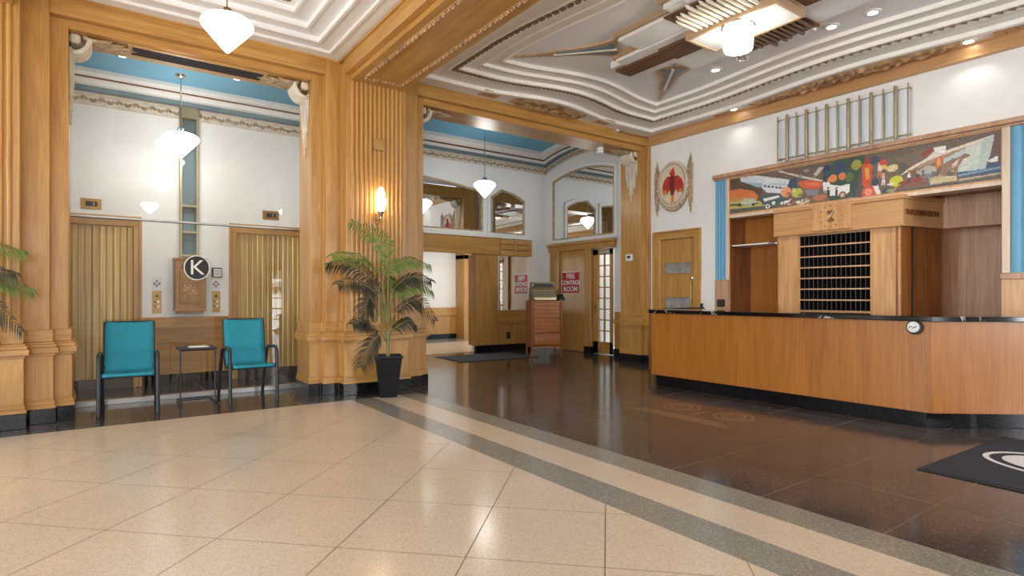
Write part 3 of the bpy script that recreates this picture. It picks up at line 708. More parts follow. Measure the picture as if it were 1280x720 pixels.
tag(MB().box(-1.8, -1.6, 8.1, 10.1, 0, 4.6).build('wall_lobby_left', 'plaster'), 'white end wall of the elevator lobby, out of sight', 'wall', kind='structure')
tag(MB().box(3.0, 3.7, 8.2, 11.6, 0, 4.9).build('wall_between', 'plaster'), 'white wall between elevator lobby and vestibule', 'wall', kind='structure')
# lobby ceiling trays
lc = thing('ceiling_lobby', 'sky blue tray ceiling of the elevator lobby with white edges', 'ceiling', (1.0, 9.0, 4.4), kind='structure')
lc.name = 'ceiling.003'; OFF[lc.name] = Vector((1.0, 9.0, 4.4))
box('blue_field', 'blue', lc, -1.6, 3.1, 8.24, 9.50, 4.30, 4.36)
box('white_edge', 'ceilw', lc, -1.6, 3.1, 9.40, 9.56, 4.235, 4.36, 0.01)
box('dark_tray_bead', 'brownrib', lc, -1.6, 3.1, 9.56, 9.58, 4.222, 4.36)  # dark brown bead between the two white edges
box('white_edge', 'ceilw', lc, -1.6, 3.1, 9.58, 9.70, 4.15, 4.36, 0.01)
box('slate_band', 'bluegrey', lc, -1.6, 3.1, 9.70, 9.86, 4.10, 4.36)
box('frieze_cap', 'carve', lc, -1.6, 3.1, 9.83, 9.87, 4.085, 4.12, 0.01)
for i, x in enumerate((0.25, 1.55)):
    r = thing('dome_light', ('small round white light on the blue lobby ceiling left of the pendant', 'small round white light on the blue lobby ceiling right of the pendant')[i], 'light', (x, 8.6, 4.30), 'lobby ceiling lights')
    MB().lathe([(0.0, -0.04), (0.05, -0.035), (0.07, 0.0)], (x, 8.6, 4.30), 18, False).build('dome', 'spot', r, smooth=True)
    l = bpy.data.lights.new('lobby_dome', 'SPOT'); l.energy = 26; l.spot_size = 2.6; l.spot_blend = 0.9; l.shadow_soft_size = 0.06; l.color = (1, 0.96, 0.9)
    lo = bpy.data.objects.new('dome_beam', l); COL.objects.link(lo); lo.parent = r; lo.location = (0, 0, -0.06)
    MB().lathe([(0.07, -0.008), (0.09, 0.0)], (x, 8.6, 4.30), 18, False).build('base_ring', 'chrome', r)
# elevators
def elevator(name, label, x0, x1, seam, fx0, fx1):
    r = thing(name, label, 'door', ((x0 + x1) / 2, YW, 0), kind='structure')
    for a, b_ in ((x0, seam - 0.003), (seam + 0.003, x1)):
        mb = MB(); n = max(4, int((b_ - a) / 0.075)); w_ = (b_ - a) / n; prof = []
        for i in range(n): prof += [(a + i * w_, YW + 0.05), (a + i * w_ + 0.15 * w_, YW + 0.044), (a + i * w_ + 0.85 * w_, YW + 0.044), (a + i * w_ + 0.999 * w_, YW + 0.05)]
        prof += [(b_, YW + 0.09), (a, YW + 0.09)]
        mb.prism(prof, 0.14, 2.29).build('door_leaf', 'door_brass', r)
    box('shaft_light_stop', 'vent', r, x0 - 0.02, x1 + 0.02, YW + 0.10, YW + 0.2, 0, 2.35)  # unseen box added to stop light leaking through the door seam
    box('kick_plate', 'vent', r, x0, x1, YW + 0.02, YW + 0.08, 0, 0.14)
    for a, b_, c, d, nm in ((fx0, x0 + 0.005, 0, 2.29, 'jamb'), (x1 - 0.005, fx1, 0, 2.29, 'jamb'), (fx0, fx1, 2.285, 2.42, 'head')):
        MB().box(a, b_, YW - 0.025, YW + 0.05, c, d).build('frame_' + nm, 'oakv' if nm == 'jamb' else 'oakx', r, 0.008)
    MB().box(fx0 - 0.0, fx1 + 0.0, YW - 0.045, YW, 2.39, 2.43).box(fx0 - .012, fx0 + 0.025, YW - 0.045, YW, 0, 2.43).box(fx1 - 0.025, fx1 + .012, YW - 0.045, YW, 0, 2.43).build('frame_outer_bead', 'oakv', r, 0.006)
    return r
elevator('door_1', 'brass elevator door at the left behind the first teal chair', -0.93, 0.42, -0.063, -1.02, 0.505)
elevator('door_2', 'brass elevator door at the right beside the pier', 1.775, 2.86, 2.235, 1.67, 2.95)
def indicator(x0, x1, z0, z1, label):
    r = thing('floor_indicator', label, 'indicator', ((x0 + x1) / 2, YW, z0), 'brass floor indicators above the elevators')
    box('plate', 'brass', r, x0, x1, YW - 0.012, YW, z0, z1, 0.004)
    box('screen', 'black', r, x0 + 0.22 * (x1 - x0), x1 - 0.2 * (x1 - x0), YW - 0.018, YW - 0.01, z0 + 0.27 * (z1 - z0), z1 - 0.27 * (z1 - z0))
    mb = MB(); text_mb(mb, '1', 0.06, 0.001, (x0 + 0.62 * (x1 - x0), YW - 0.0185, (z0 + z1) / 2), (PI / 2, 0, 0)); mb.build('digit', 'amber', r)
indicator(-0.187, 0.045, 2.50, 2.645, 'brass floor indicator above the left elevator door')
indicator(2.15, 2.40, 2.53, 2.675, 'brass floor indicator above the right elevator door')
def call_panel(x0, x1, label, slabel):
    r = thing('call_panel', label, 'panel', ((x0 + x1) / 2, YW, 1.05), 'brass elevator call panels')
    xc = (x0 + x1) / 2
    box('plate', 'brass', r, x0, x1, YW - 0.01, YW, 1.05, 1.375, 0.003)
    MB().lathe([(0, 0), (0.022, 0)], (0, 0, 0), 12)
    def disc(nm, mat, x, z, rad): MB().prism([(x + rad * math.cos(2 * PI * i / 14), z + rad * math.sin(2 * PI * i / 14)) for i in range(14)], YW - 0.018, YW - 0.008, 'y').build(nm, mat, r)
    disc('keyhole', 'black', xc, 1.30, 0.02)
    for z in (1.215, 1.145): disc('button', 'white', xc + 0.018, z, 0.017); disc('arrow_light', 'vent', xc - 0.025, z, 0.014)
    s = thing('fire_notice', slabel, 'sign', (xc, YW, 1.40), 'fire notices above the call panels')
    box('card', 'frost', s, x0 - 0.004, x1 + 0.004, YW - 0.006, YW, 1.395, 1.575)
    ic = MB(); cz = 1.48
    for dx, dz in ((-0.03, 0), (0.03, 0), (0, 0.035), (0, -0.03)): ic.prism([(xc + dx - .016, cz + dz), (xc + dx, cz + dz + .022), (xc + dx + .016, cz + dz), (xc + dx, cz + dz - .022)], YW - 0.008, YW - 0.005, 'y')
    ic.build('symbol', 'birddark', s)
call_panel(0.645, 0.76, 'brass call panel left of the mail box', 'small fire notice with red symbols left of the mail box')
call_panel(1.424, 1.535, 'brass call panel right of the mail box', 'small fire notice with red symbols right of the mail box')
r = thing('notice_frame', 'small dark framed notice right of the round letter sign', 'sign', (1.49, YW, 1.585))
box('frame', 'vent', r, 1.415, 1.562, YW - 0.02, YW, 1.585, 1.735, 0.003); box('paper', 'paper', r, 1.445, 1.55, YW - 0.023, YW - 0.019, 1.60, 1.715)
tl = MB()
for q in range(3): tl.box(1.455, 1.54, YW - 0.0245, YW - 0.022, 1.625 + 0.028 * q, 1.633 + 0.028 * q)
tl.build('print_lines', 'vent', r)
# mail chute and box
r = thing('mail_chute', 'bronze and glass mail chute with letter box between the elevators', 'mail box', (1.1, YW, 1.06))
box('box_body', 'bronze', r, 0.905, 1.315, YW - 0.20, YW, 1.09, 1.84, 0.012)
MB().box(0.895, 1.325, YW - 0.215, YW, 1.82, 1.86).box(0.90, 1.32, YW - 0.21, YW, 1.075, 1.105).box(0.93, 1.29, YW - 0.19, YW, 1.045, 1.08).build('box_moulding', 'bronze', r, 0.006)
d = box('box_door', 'bronze', r, 0.97, 1.25, YW - 0.212, YW - 0.198, 1.18, 1.66, 0.006)
box('door_relief', 'bronze', d, 1.00, 1.22, YW - 0.220, YW - 0.210, 1.20, 1.58, 0.004)
em = MB(); em.lathe([(0, 0)], (0, 0, 0), 3) if False else None
for q in range(26):
    x, z = random.uniform(1.02, 1.20), random.uniform(1.24, 1.54); em.box(x, x + 0.02, YW - 0.228, YW - 0.219, z, z + 0.012)
em.box(1.06, 1.16, YW - 0.228, YW - 0.219, 1.60, 1.645); em.build('emblem', 'pewter', d)
box('letter_slot', 'black', r, 1.0, 1.09, YW - 0.204, YW - 0.196, 1.70, 1.75)
for a, b_ in ((0.985, 1.02), (1.196, 1.232)): box('chute_rail', 'pewter', r, a, b_, YW - 0.09, YW, 1.86, 4.12, 0.006)
for z in (1.88, 2.23, 2.62, 3.55): box('chute_bar', 'pewter', r, 0.985, 1.232, YW - 0.095, YW, z, z + 0.035, 0.004)
box('chute_hood', 'pewter', r, 0.98, 1.237, YW - 0.11, YW, 3.93, 4.13, 0.01)
box('chute_back', 'bluegrey', r, 1.02, 1.196, YW - 0.012, YW - 0.002, 1.88, 3.95)
for z0, z1 in ((1.915, 2.23), (2.265, 2.62), (2.655, 3.55), (3.585, 3.93)): box('chute_pane', 'glassw', r, 1.02, 1.196, YW - 0.075, YW - 0.068, z0, z1)

# glass partition of the left bay
gp = thing('glass_partition', 'tall frameless glass partition closing the elevator lobby opening', 'partition', (1.0, 8.45, 0))
box('glass_pane', 'glass', gp, -0.33, 2.36, 8.445, 8.457, 0.06, 2.235); box('glass_pane', 'glass', gp, -0.33, 2.36, 8.445, 8.457, 2.25, 4.28)
box('sill_channel', 'alu', gp, -0.36, 2.40, 8.42, 8.49, 0, 0.06, 0.003)
box('joint_rail', 'alu', gp, -0.33, 2.36, 8.438, 8.464, 2.232, 2.253); box('joint_shadow', 'vent', gp, -0.33, 2.36, 8.437, 8.465, 2.224, 2.232)
box('head_channel', 'alu', gp, -0.36, 2.40, 8.43, 8.472, 4.27, 4.30)
# round letter sign stuck on the glass
r = thing('round_sign', 'round black sign with a white letter K stuck on the glass', 'sign', (1.043, 8.44, 1.50))
kc = (1.043, 1.665)
def circ(c, rx, rz, n=40): return [(c[0] + rx * math.cos(2 * PI * i / n), c[1] + rz * math.sin(2 * PI * i / n)) for i in range(n)]
MB().prism(circ(kc, 0.150, 0.160), 8.438, 8.444, 'y').build('rim', 'white', r); MB().prism(circ(kc, 0.138, 0.148), 8.434, 8.440, 'y').build('disc', 'black', r)
mb = MB(); text_mb(mb, 'K', 0.27, 0.001, (kc[0], 8.4335, kc[1] - 0.005), (PI / 2, 0, 0)); mb.build('letter', 'white', r)

# ================================================================== VESTIBULE
XV, YV = 9.20, 11.35
vb = thing('wall_vestibule', 'white vestibule back wall with oak header, mirrors and wainscot', 'wall', (7.0, YV, 0), kind='structure')
mb = MB(); mb.box(3.7, 9.3, YV, YV + 0.2, 2.28, 5.0).box(7.12, 9.3, YV, YV + 0.2, 0, 2.28).box(3.7, 4.3, YV, YV + 0.2, 0, 2.28); mb.build('plaster', 'plaster', vb)
box('header', 'oakx', vb, 3.7, 7.72, YV - 0.10, YV + 0.02, 2.27, 2.66, 0.006)
for q, (z0, z1) in enumerate(((2.265, 2.39), (2.40, 2.52), (2.53, 2.65))):
    box('header_board', 'oakx', vb, 7.725, 8.12, YV - 0.12, YV + 0.02, z0, z1, 0.006); box('header_board', 'oakx', vb, 8.20, 8.66, YV - 0.12, YV + 0.02, z0, z1, 0.006)
box('header_post', 'oakv', vb, 8.125, 8.195, YV - 0.13, YV + 0.02, 2.26, 2.655, 0.006)
MB().box(3.7, 8.68, YV - 0.13, YV, 2.66, 2.70).box(3.7, 8.68, YV - 0.09, YV, 2.70, 2.75).build('ledge', 'cream', vb, 0.006)
box('oak_post', 'oakv', vb, 7.09, 7.70, YV - 0.06, YV + 0.3, 0.15, 2.27, 0.006); box('post_base', 'granite', vb, 7.08, 8.66, YV - 0.075, YV + 0.02, 0, 0.15)
box('wainscot_panel', 'oakv', vb, 7.70, 8.64, YV - 0.035, YV, 0.15, 0.62)
MB().box(7.70, 8.64, YV - 0.05, YV, 0.62, 0.66).box(7.70, 8.64, YV - 0.07, YV, 0.66, 0.74).box(7.70, 8.64, YV - 0.05, YV, 0.74, 0.96).build('wainscot_rail', 'oakx', vb, 0.004)
box('panel_line', 'oakx', vb, 7.72, 8.64, YV - 0.042, YV, 0.40, 0.415)
box('mirror_frame', 'cream', vb, 7.69, 7.735, YV - 0.04, YV, 0.96, 2.26); box('mirror_frame', 'cream', vb, 8.60, 8.65, YV - 0.04, YV, 0.96, 2.26)
r = thing('wall_mirror', 'tall wall mirror beside the oak post above the wainscot', 'mirror', (8.15, YV, 0.97))
box('mirror_pane', 'mirror', r, 7.735, 8.60, YV - 0.03, YV - 0.002, 0.965, 2.262)
def arch_mirror(label, poly, axis, pos, sgn, grp):
    c = (sum(p[0] for p in poly) / len(poly), min(p[1] for p in poly))
    r_ = thing('arched_mirror', label, 'mirror', (c[0], pos, c[1]) if axis == 'y' else (pos, c[0], c[1]), grp)
    cz = sum(p[1] for p in poly) / len(poly)
    def grow(e): return [(p[0] + (e if p[0] > c[0] else -e), p[1] + (e if p[1] > cz else -e)) for p in poly]
    MB().prism(poly, pos - 0.012 * sgn, pos - 0.002 * sgn, axis).build('mirror_pane', 'mirror', r_)
    MB().ring(grow(0.035), poly, pos - 0.035 * sgn, pos - 0.001 * sgn, axis).build('frame', 'carveg', r_, 0.004)
    MB().ring(grow(0.11), grow(0.035), pos - 0.05 * sgn, pos - 0.001 * sgn, axis).build('outer_moulding', 'plaster', r_, 0.006)
    return r_
ga = 'arched mirrors in the vestibule'
L = [(4.4, 2.83), (7.25, 2.83)] + [(7.25 - 0.29 * i, 3.70 + 0.20 * math.sin(PI / 2 * min(1, i / 7))) for i in range(0, 9)] + [(4.4, 3.89)]
arch_mirror('wide arched mirror above the oak header at the left of the vestibule', L, 'y', YV, 1, ga)
R_ = [(7.53, 2.82), (8.47, 2.82), (8.47, 3.58), (8.32, 3.66), (8.15, 3.73), (7.98, 3.78), (7.83, 3.80), (7.68, 3.70), (7.53, 3.60)]
arch_mirror('small arched mirror above the header beside the room corner', R_, 'y', YV, 1, ga)
vr = thing('wall_vestibule_right', 'white vestibule side wall with fire door and glazed door', 'wall', (XV, 10, 0), kind='structure')
MB().box(XV, XV + 0.2, 7.61, 8.98, 0, 5).box(XV, XV + 0.2, 8.98, 9.60, 2.36, 5).box(XV, XV + 0.2, 9.60, YV + 0.2, 0, 5).build('plaster', 'plaster', vr)
box('wainscot_panel', 'oakv', vr, XV - 0.03, XV, 8.24, 8.95, 0.15, 0.955); MB().box(XV - 0.05, XV, 8.24, 8.95, 0.70, 0.80).build('wainscot_rail', 'oaky', vr); box('black_base', 'granite', vr, XV - 0.05, XV, 8.24, 8.95, 0, 0.15)
MB().box(XV - 0.12, XV, 8.90, 11.12, 2.37, 2.50).box(XV - 0.16, XV, 8.88, 11.14, 2.50, 2.56).build('door_header', 'oaky', vr, 0.006)
A_ = [(8.98, 2.70), (11.02, 2.70)] + [(11.02 - 0.102 * 2 * i, 4.06 + 0.26 * math.sin(PI * (0.12 + 0.76 * i / 10)) - 0.06) for i in range(0, 11)]
arch_mirror('large arched mirror above the fire control room door', A_, 'x', XV, 1, ga)
# fire control room door
r = thing('door_3', 'plain oak door with a red sign in the vestibule', 'door', (XV, 10.25, 0), kind='structure')
box('door_leaf', 'oakv', r, XV - 0.06, XV - 0.01, 9.80, 10.72, 0.01, 2.37, 0.003); box('lower_panel', 'oakv', r, XV - 0.075, XV - 0.055, 9.84, 10.68, 0.03, 0.86, 0.003)
box('door_rail', 'oaky', r, XV - 0.08, XV - 0.055, 9.84, 10.68, 0.86, 0.98, 0.003)
box('frame_post', 'oakv', r, XV - 0.12, XV, 9.60, 9.80, 0.15, 2.37, 0.006); box('frame_post', 'oakv', r, XV - 0.12, XV, 10.72, 11.06, 0.15, 2.37, 0.006); box('post_base', 'granite', r, XV - 0.13, XV, 9.59, 9.81, 0, 0.15)
s = thing('fire_sign', 'red sign with white lettering FIRE CONTROL ROOM on the oak door', 'sign', (XV - 0.08, 10.33, 1.36))
box('sign_border', 'white', s, XV - 0.068, XV - 0.061, 10.02, 10.66, 1.355, 1.875); box('sign_plate', 'red', s, XV - 0.071, XV - 0.064, 10.035, 10.645, 1.37, 1.86)
for i, tx in enumerate(('FIRE', 'CONTROL', 'ROOM')):
    mb = MB(); text_mb(mb, tx, 0.165 if i != 1 else 0.142, 0.001, (XV - 0.0718, 10.34, 1.765 - 0.152 * i), (PI / 2, 0, -PI / 2), 0.004); mb.build('lettering', 'white', s)
# glazed door
r = thing('door_4', 'narrow oak door with small glass panes beside the fire door', 'door', (XV, 9.3, 0), kind='structure')
y0, y1 = 9.0, 9.59
box('door_stile', 'oakv', r, XV - 0.05, XV, y0, y0 + 0.07, 0.01, 2.35, 0.003); box('door_stile', 'oakv', r, XV - 0.05, XV, y1 - 0.16, y1, 0.01, 2.35, 0.003)
box('door_rail', 'oaky', r, XV - 0.05, XV, y0, y1, 0.01, 0.28, 0.003); box('door_rail', 'oaky', r, XV - 0.05, XV, y0, y1, 2.22, 2.35, 0.003)
py0, py1 = y0 + 0.07, y1 - 0.16
for k in range(1, 8): box('glazing_bar', 'oaky', r, XV - 0.045, XV - 0.005, py0, py1, 0.28 + 1.94 * k / 8 - 0.012, 0.28 + 1.94 * k / 8 + 0.012)
box('glazing_bar', 'oakv', r, XV - 0.045, XV - 0.005, (py0 + py1) / 2 - 0.012, (py0 + py1) / 2 + 0.012, 0.28, 2.22)
for k in range(8):
    for a, b_ in ((py0, (py0 + py1) / 2 - .012), ((py0 + py1) / 2 + .012, py1)): box('pane', 'glassw', r, XV - 0.028, XV - 0.022, a, b_, 0.28 + 1.94 * k / 8 + .012, 0.28 + 1.94 * (k + 1) / 8 - .012)
h = box('handle_plate', 'bronze', r, XV - 0.06, XV - 0.05, y1 - 0.12, y1 - 0.06, 0.92, 1.16, 0.003)
MB().tube([(XV - 0.06, y1 - 0.09, 1.05), (XV - 0.11, y1 - 0.09, 1.05), (XV - 0.11, y1 - 0.20, 1.045)], 0.012, 8).build('lever', 'bronze', h, smooth=True)
box('door_closer', 'alu', r, XV - 0.12, XV - 0.05, y0 + 0.05, y0 + 0.32, 2.24, 2.31, 0.006)
MB().box(XV + 1.4, XV + 1.5, 8.0, 10.4, 0, 3).box(XV + 0.2, XV + 1.4, 8.0, 8.1, 0, 3).box(XV + 0.2, XV + 1.4, 10.3, 10.4, 0, 3).box(XV + 0.2, XV + 1.5, 8.0, 10.4, 3.0, 3.1).build('room_behind_glass', 'plaster', vr)
r = thing('room_fill_panel', 'unseen glowing panel added to light the room behind the glazed door', 'light', (XV + 0.8, 9.2, 2.97)); box('diffuser', 'hall', r, XV + 0.5, XV + 1.1, 8.8, 9.8, 2.965, 2.985); box('frame', 'alu', r, XV + 0.47, XV + 1.13, 8.77, 9.83, 2.985, 3.0)  # glowing panel added out of view so the door panes look bright
# vestibule vault
def zv(y): return 4.52 + 0.26 * (1 - ((y - 9.80) / 1.56) ** 2)
vc = thing('ceiling_vault', 'shallow blue vaulted ceiling of the vestibule with white bands', 'ceiling', (6.5, 9.8, 4.6), kind='structure')
vc.name = 'ceiling.004'; OFF[vc.name] = Vector((6.5, 9.8, 4.6))
def vault(name, mat, x0, x1, y0, y1, dz, th=0.06):
    mb = MB(); n = 24; ys = [y0 + (y1 - y0) * i / n for i in range(n + 1)]
    vs = [(x, y, zv(y) + dz) for y in ys for x in (x0, x1)] + [(x, y, zv(y) + dz + th) for y in ys for x in (x0, x1)]; m_ = 2 * (n + 1); fs = []
    for i in range(n):
        a = 2 * i; fs += [(a, a + 1, a + 3, a + 2), (m_ + a, m_ + a + 2, m_ + a + 3, m_ + a + 1), (a, a + 2, m_ + a + 2, m_ + a), (a + 1, m_ + a + 1, m_ + a + 3, a + 3)]
    fs += [(0, m_, m_ + 1, 1), (2 * n, 2 * n + 1, m_ + 2 * n + 1, m_ + 2 * n)]
    return mb.add(vs, fs).build(name, mat, vc, smooth=False)
vault('blue_field', 'blue', 3.7, XV, 8.24, YV, 0.05)
E_ = 0.001
for nm, mt, d0, d1, dz in (('slate_band', 'bluegrey', 0.0, 0.24, -0.02), ('white_band', 'ceilw', 0.24, 0.37, -0.05), ('brown_bead', 'brownrib', 0.37, 0.39, -0.055), ('white_band', 'ceilw', 0.39, 0.60, -0.03)):
    vault(nm, mt, 3.7, XV - d0, YV - d1, YV - d0, dz, 0.1); vault(nm, mt, XV - d1, XV - d0, 8.24, YV - d1, dz, 0.1)
frieze_x(vc, 3.7, XV, YV - 0.001, 4.355, 4.49)
box('cornice', 'carve', vc, 3.7, XV, YV - 0.05, YV, 4.49, 4.53)
# arched frieze along the side wall
mb1, mb2, mb3 = MB(), MB(), MB(); n = 40
ys = [8.24 + (YV - 8.24) * i / n for i in range(n + 1)]
def zb(y): return 4.36 + (zv(y) - 4.52) * 1.05
for mbx, a, b_, dpt in ((mb1, 0.0, 0.028, 0.035), (mb1, 0.108, 0.17, 0.04), (mb2, 0.028, 0.108, 0.01)):
    for i in range(n):
        p, q = ys[i], ys[i + 1]
        mbx.add([(XV - d_, y_, zb(y_) + z_) for d_ in (0, dpt) for y_ in (p, q) for z_ in (a, b_)], [(0, 1, 3, 2), (4, 6, 7, 5), (0, 4, 5, 1), (2, 3, 7, 6), (0, 2, 6, 4), (1, 5, 7, 3)])
mb1.build('frieze_moulding', 'carve', vc); mb2.build('frieze_ground', 'cream', vc)
for i in range(31):
    y = 8.3 + 0.1 * i
    mb3.tube([(XV - 0.014, y - 0.05 + 0.02 * q, zb(y) + 0.068 + 0.022 * (-1) ** i * math.sin(PI * q / 5)) for q in range(6)], [0.008, 0.013, 0.017, 0.014, 0.011, 0.007], 5)
    for a_ in (0.6, 2.4): mb3.tube([(XV - 0.014, y, zb(y) + 0.068), (XV - 0.016, y + 0.028 * math.cos(a_), zb(y) + 0.068 - (-1) ** i * 0.014 * math.sin(a_)), (XV - 0.012, y + 0.05 * math.cos(a_), zb(y) + 0.068 - (-1) ** i * 0.03 * math.sin(a_))], [0.006, 0.013, 0.003], 5)
o = mb3.build('leaf_frieze', 'carveg', vc, smooth=True); o['kind'] = 'stuff'
tag(MB().box(3.7, 9.3, 8.24, 8.30, 4.45, 5.0).build('wall_over_header', 'plaster'), 'plaster strip above the vestibule header', 'wall', kind='structure')
# hall beyond the opening
hw = thing('wall_hall', 'white hallway wall with oak wainscot seen through the vestibule opening', 'wall', (8.5, 15.5, 0), kind='structure')
YH = 15.5
MB().box(3.7, 11.5, YH, YH + 0.2, 0, 3.0).build('plaster', 'plaster', hw)
MB().box(3.7, 8.98, YH - 0.03, YH, 0.15, 0.70).build('wainscot_panel', 'oakv', hw); MB().box(3.7, 8.98, YH - 0.06, YH, 0.70, 0.80).box(3.7, 8.98, YH - 0.03, YH, 0.80, 0.95).build('wainscot_rail', 'oakx', hw, 0.004)
box('black_base', 'granite', hw, 3.7, 8.98, YH - 0.045, YH, 0, 0.15)
MB().box(8.98, 9.28, YH - 0.5, YH, 0, 2.55).build('door_frame', 'oakv', hw, 0.006); MB().box(8.98, 11.4, YH - 0.5, YH, 2.42, 2.62).build('door_frame_head', 'oakx', hw, 0.006)
MB().box(9.28, 11.4, YH - 0.04, YH, 0.15, 0.95).build('wainscot_panel', 'oakv', hw); box('black_base', 'granite', hw, 9.28, 11.4, YH - 0.05, YH, 0, 0.15)
for z in (0.70, 0.80): box('wainscot_rail', 'oakx', hw, 9.28, 11.4, YH - 0.06, YH, z, z + 0.03)
box('floor_band', 'greyt', floor, 3.7, 11.5, 14.3, YH, 0, 0.004); box('threshold', 'alu', floor, 4.3, 7.1, 11.45, 11.52, -0.01, 0.006)
tag(MB().box(3.5, 3.7, 11.55, 15.7, 0, 3).build('wall_hall_left', 'plaster'), 'white left wall of the hallway, out of sight', 'wall', kind='structure')
tag(MB().box(11.5, 11.7, 11.55, 15.7, 0, 3).build('wall_hall_right', 'plaster'), 'white right wall of the hallway, out of sight', 'wall', kind='structure')
tag(MB().box(3.5, 11.7, 11.55, 15.7, 3.0, 3.1).build('ceiling_hall', 'ceilw'), 'white hallway ceiling, out of sight', 'ceiling', kind='structure')
r = thing('hall_fill_panel', 'flat fill panel added to light the hallway, unseen above the header', 'light', (8, 13.4, 2.98)); box('diffuser', 'hall', r, 6.6, 9.4, 12.9, 13.9, 2.955, 2.985); box('frame', 'alu', r, 6.55, 9.45, 12.85, 13.95, 2.985, 3.0)  # glowing panel added out of view to light the hallway

# ================================================================== RECEPTION WALL (x = 8.8)
XR = 8.80
wr = thing('wall_right', 'white reception wall with oak crown band above the mural', 'wall', (XR, 4, 0), kind='structure')
MB().box(XR, XR + 0.25, 7.36, 7.61, 0, 4.6).box(XR, XR + 0.25, 6.59, 7.36, 2.37, 4.6).box(XR, XR + 0.25, 5.87, 6.59, 0, 4.6).box(XR, XR + 0.25, YB, 5.87, 3.30, 4.6).box(XR, XR + 0.25, YB, 2.19, 0, 3.30).box(XR + 0.002, XR + 0.25, 2.19, 5.87, 2.66, 3.30).build('plaster', 'plaster', wr)
t3 = thing('trim_3', 'oak crown band along the top of the reception wall', 'trim', (8.75, 4, 4.22), kind='structure')
MB().box(8.715, XR + 0.01, YB, 7.60, 4.22, 4.40).build('crown_band', 'palehy', t3, 0.004)
MB().box(8.69, 8.72, YB, 7.585, 4.375, 4.405).build('crown_bead', 'palehy', t3)
# cornice over the mural
t4 = thing('trim_4', 'limed oak cornice over the mural and wainscot below', 'trim', (8.75, 4, 1.5), kind='structure')
MB().box(XR - 0.05, XR, YB, 6.16, 3.305, 3.335).box(XR - 0.09, XR, YB, 6.16, 3.335, 3.375).box(XR - 0.07, XR, YB, 6.16, 3.375, 3.40).build('mural_cornice', 'pink', t4, 0.006)
MB().box(XR - 0.012, XR, 6.15, 6.50, 0, 1.575).build('plaster_dado', 'plaster', t4)
# blue fluted pilasters
def blue_pil(label, ya, yb, ztop=3.30, n=4):
    r_ = thing('blue_pilaster', label, 'pilaster', (XR, (ya + yb) / 2, 1.57), 'blue fluted pilasters beside the mural')
    prof = [(XR, yb), (XR, ya)]; w_ = (yb - ya) / n
    for i in range(n):
        c = ya + (i + 0.5) * w_
        for q in range(7):
            a = PI * q / 6; prof.append((XR - 0.02 - 0.022 * math.sin(a), c - 0.46 * w_ * math.cos(a)))
    MB().prism(prof, 1.58, ztop).build('fluted_face', 'pilblue', r_, smooth=True)
    return r_
blue_pil('narrow blue fluted pilaster left of the mural', 5.91, 6.13)
blue_pil('broad blue fluted pilaster cut off by the right picture edge', 0.6, 2.11, n=14)
MB().box(XR - 0.05, XR, 5.86, 5.91, 1.57, 3.305).build('recess_trim', 'limed', t4, 0.004); MB().box(XR - 0.05, XR, 2.115, 2.19, 1.57, 3.305).build('recess_trim', 'limed', t4, 0.004)
MB().box(XR - 0.03, XR, 5.87, 6.14, 0, 1.575).build('wainscot_panel', 'pink', t4)
MB().box(XR - 0.04, XR, 0.4, 2.21, 1.50, 1.57).build('wainscot_rail', 'pink', t4, 0.004)
for ya, yb in ((1.86, 2.20), (1.50, 1.855), (1.14, 1.495), (0.78, 1.135), (0.42, 0.775)): box('wainscot_board', 'pale', t4, XR - 0.03, XR, ya, yb, 0, 1.50, 0.004)
# recess behind the mural band
t5 = thing('wall_recess', 'wood lined recess behind the reception counter', 'wall', (9.6, 4, 0), kind='structure')
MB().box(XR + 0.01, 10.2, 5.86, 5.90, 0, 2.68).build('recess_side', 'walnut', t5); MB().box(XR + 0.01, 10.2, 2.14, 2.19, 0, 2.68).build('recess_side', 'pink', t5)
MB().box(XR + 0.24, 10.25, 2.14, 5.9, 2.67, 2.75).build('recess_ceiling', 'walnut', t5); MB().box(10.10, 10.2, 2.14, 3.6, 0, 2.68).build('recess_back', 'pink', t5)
box('recess_header', 'pink', t5, 9.57, 9.63, 2.19, 3.10, 2.24, 2.70); 
MB().box(9.25, 9.30, 4.9, 5.86, 2.20, 2.68).build('niche_header', 'counter', t5); MB().box(9.42, 9.47, 4.9, 5.86, 0, 2.20).build('niche_back', 'counter', t5)
box('niche_post', 'walnut', t5, 9.05, 9.42, 5.0, 5.16, 0, 2.2)
MB().box(8.86, 9.30, 5.20, 5.86, 2.150, 2.172).build('niche_shelf', 'white', t5)
MB().box(XR - 0.04, XR + 0.2, 2.19, 5.86, 2.625, 2.665).box(XR - 0.025, XR, 2.19, 5.86, 2.665, 2.69).build('mural_sill', 'limed', t4, 0.004)
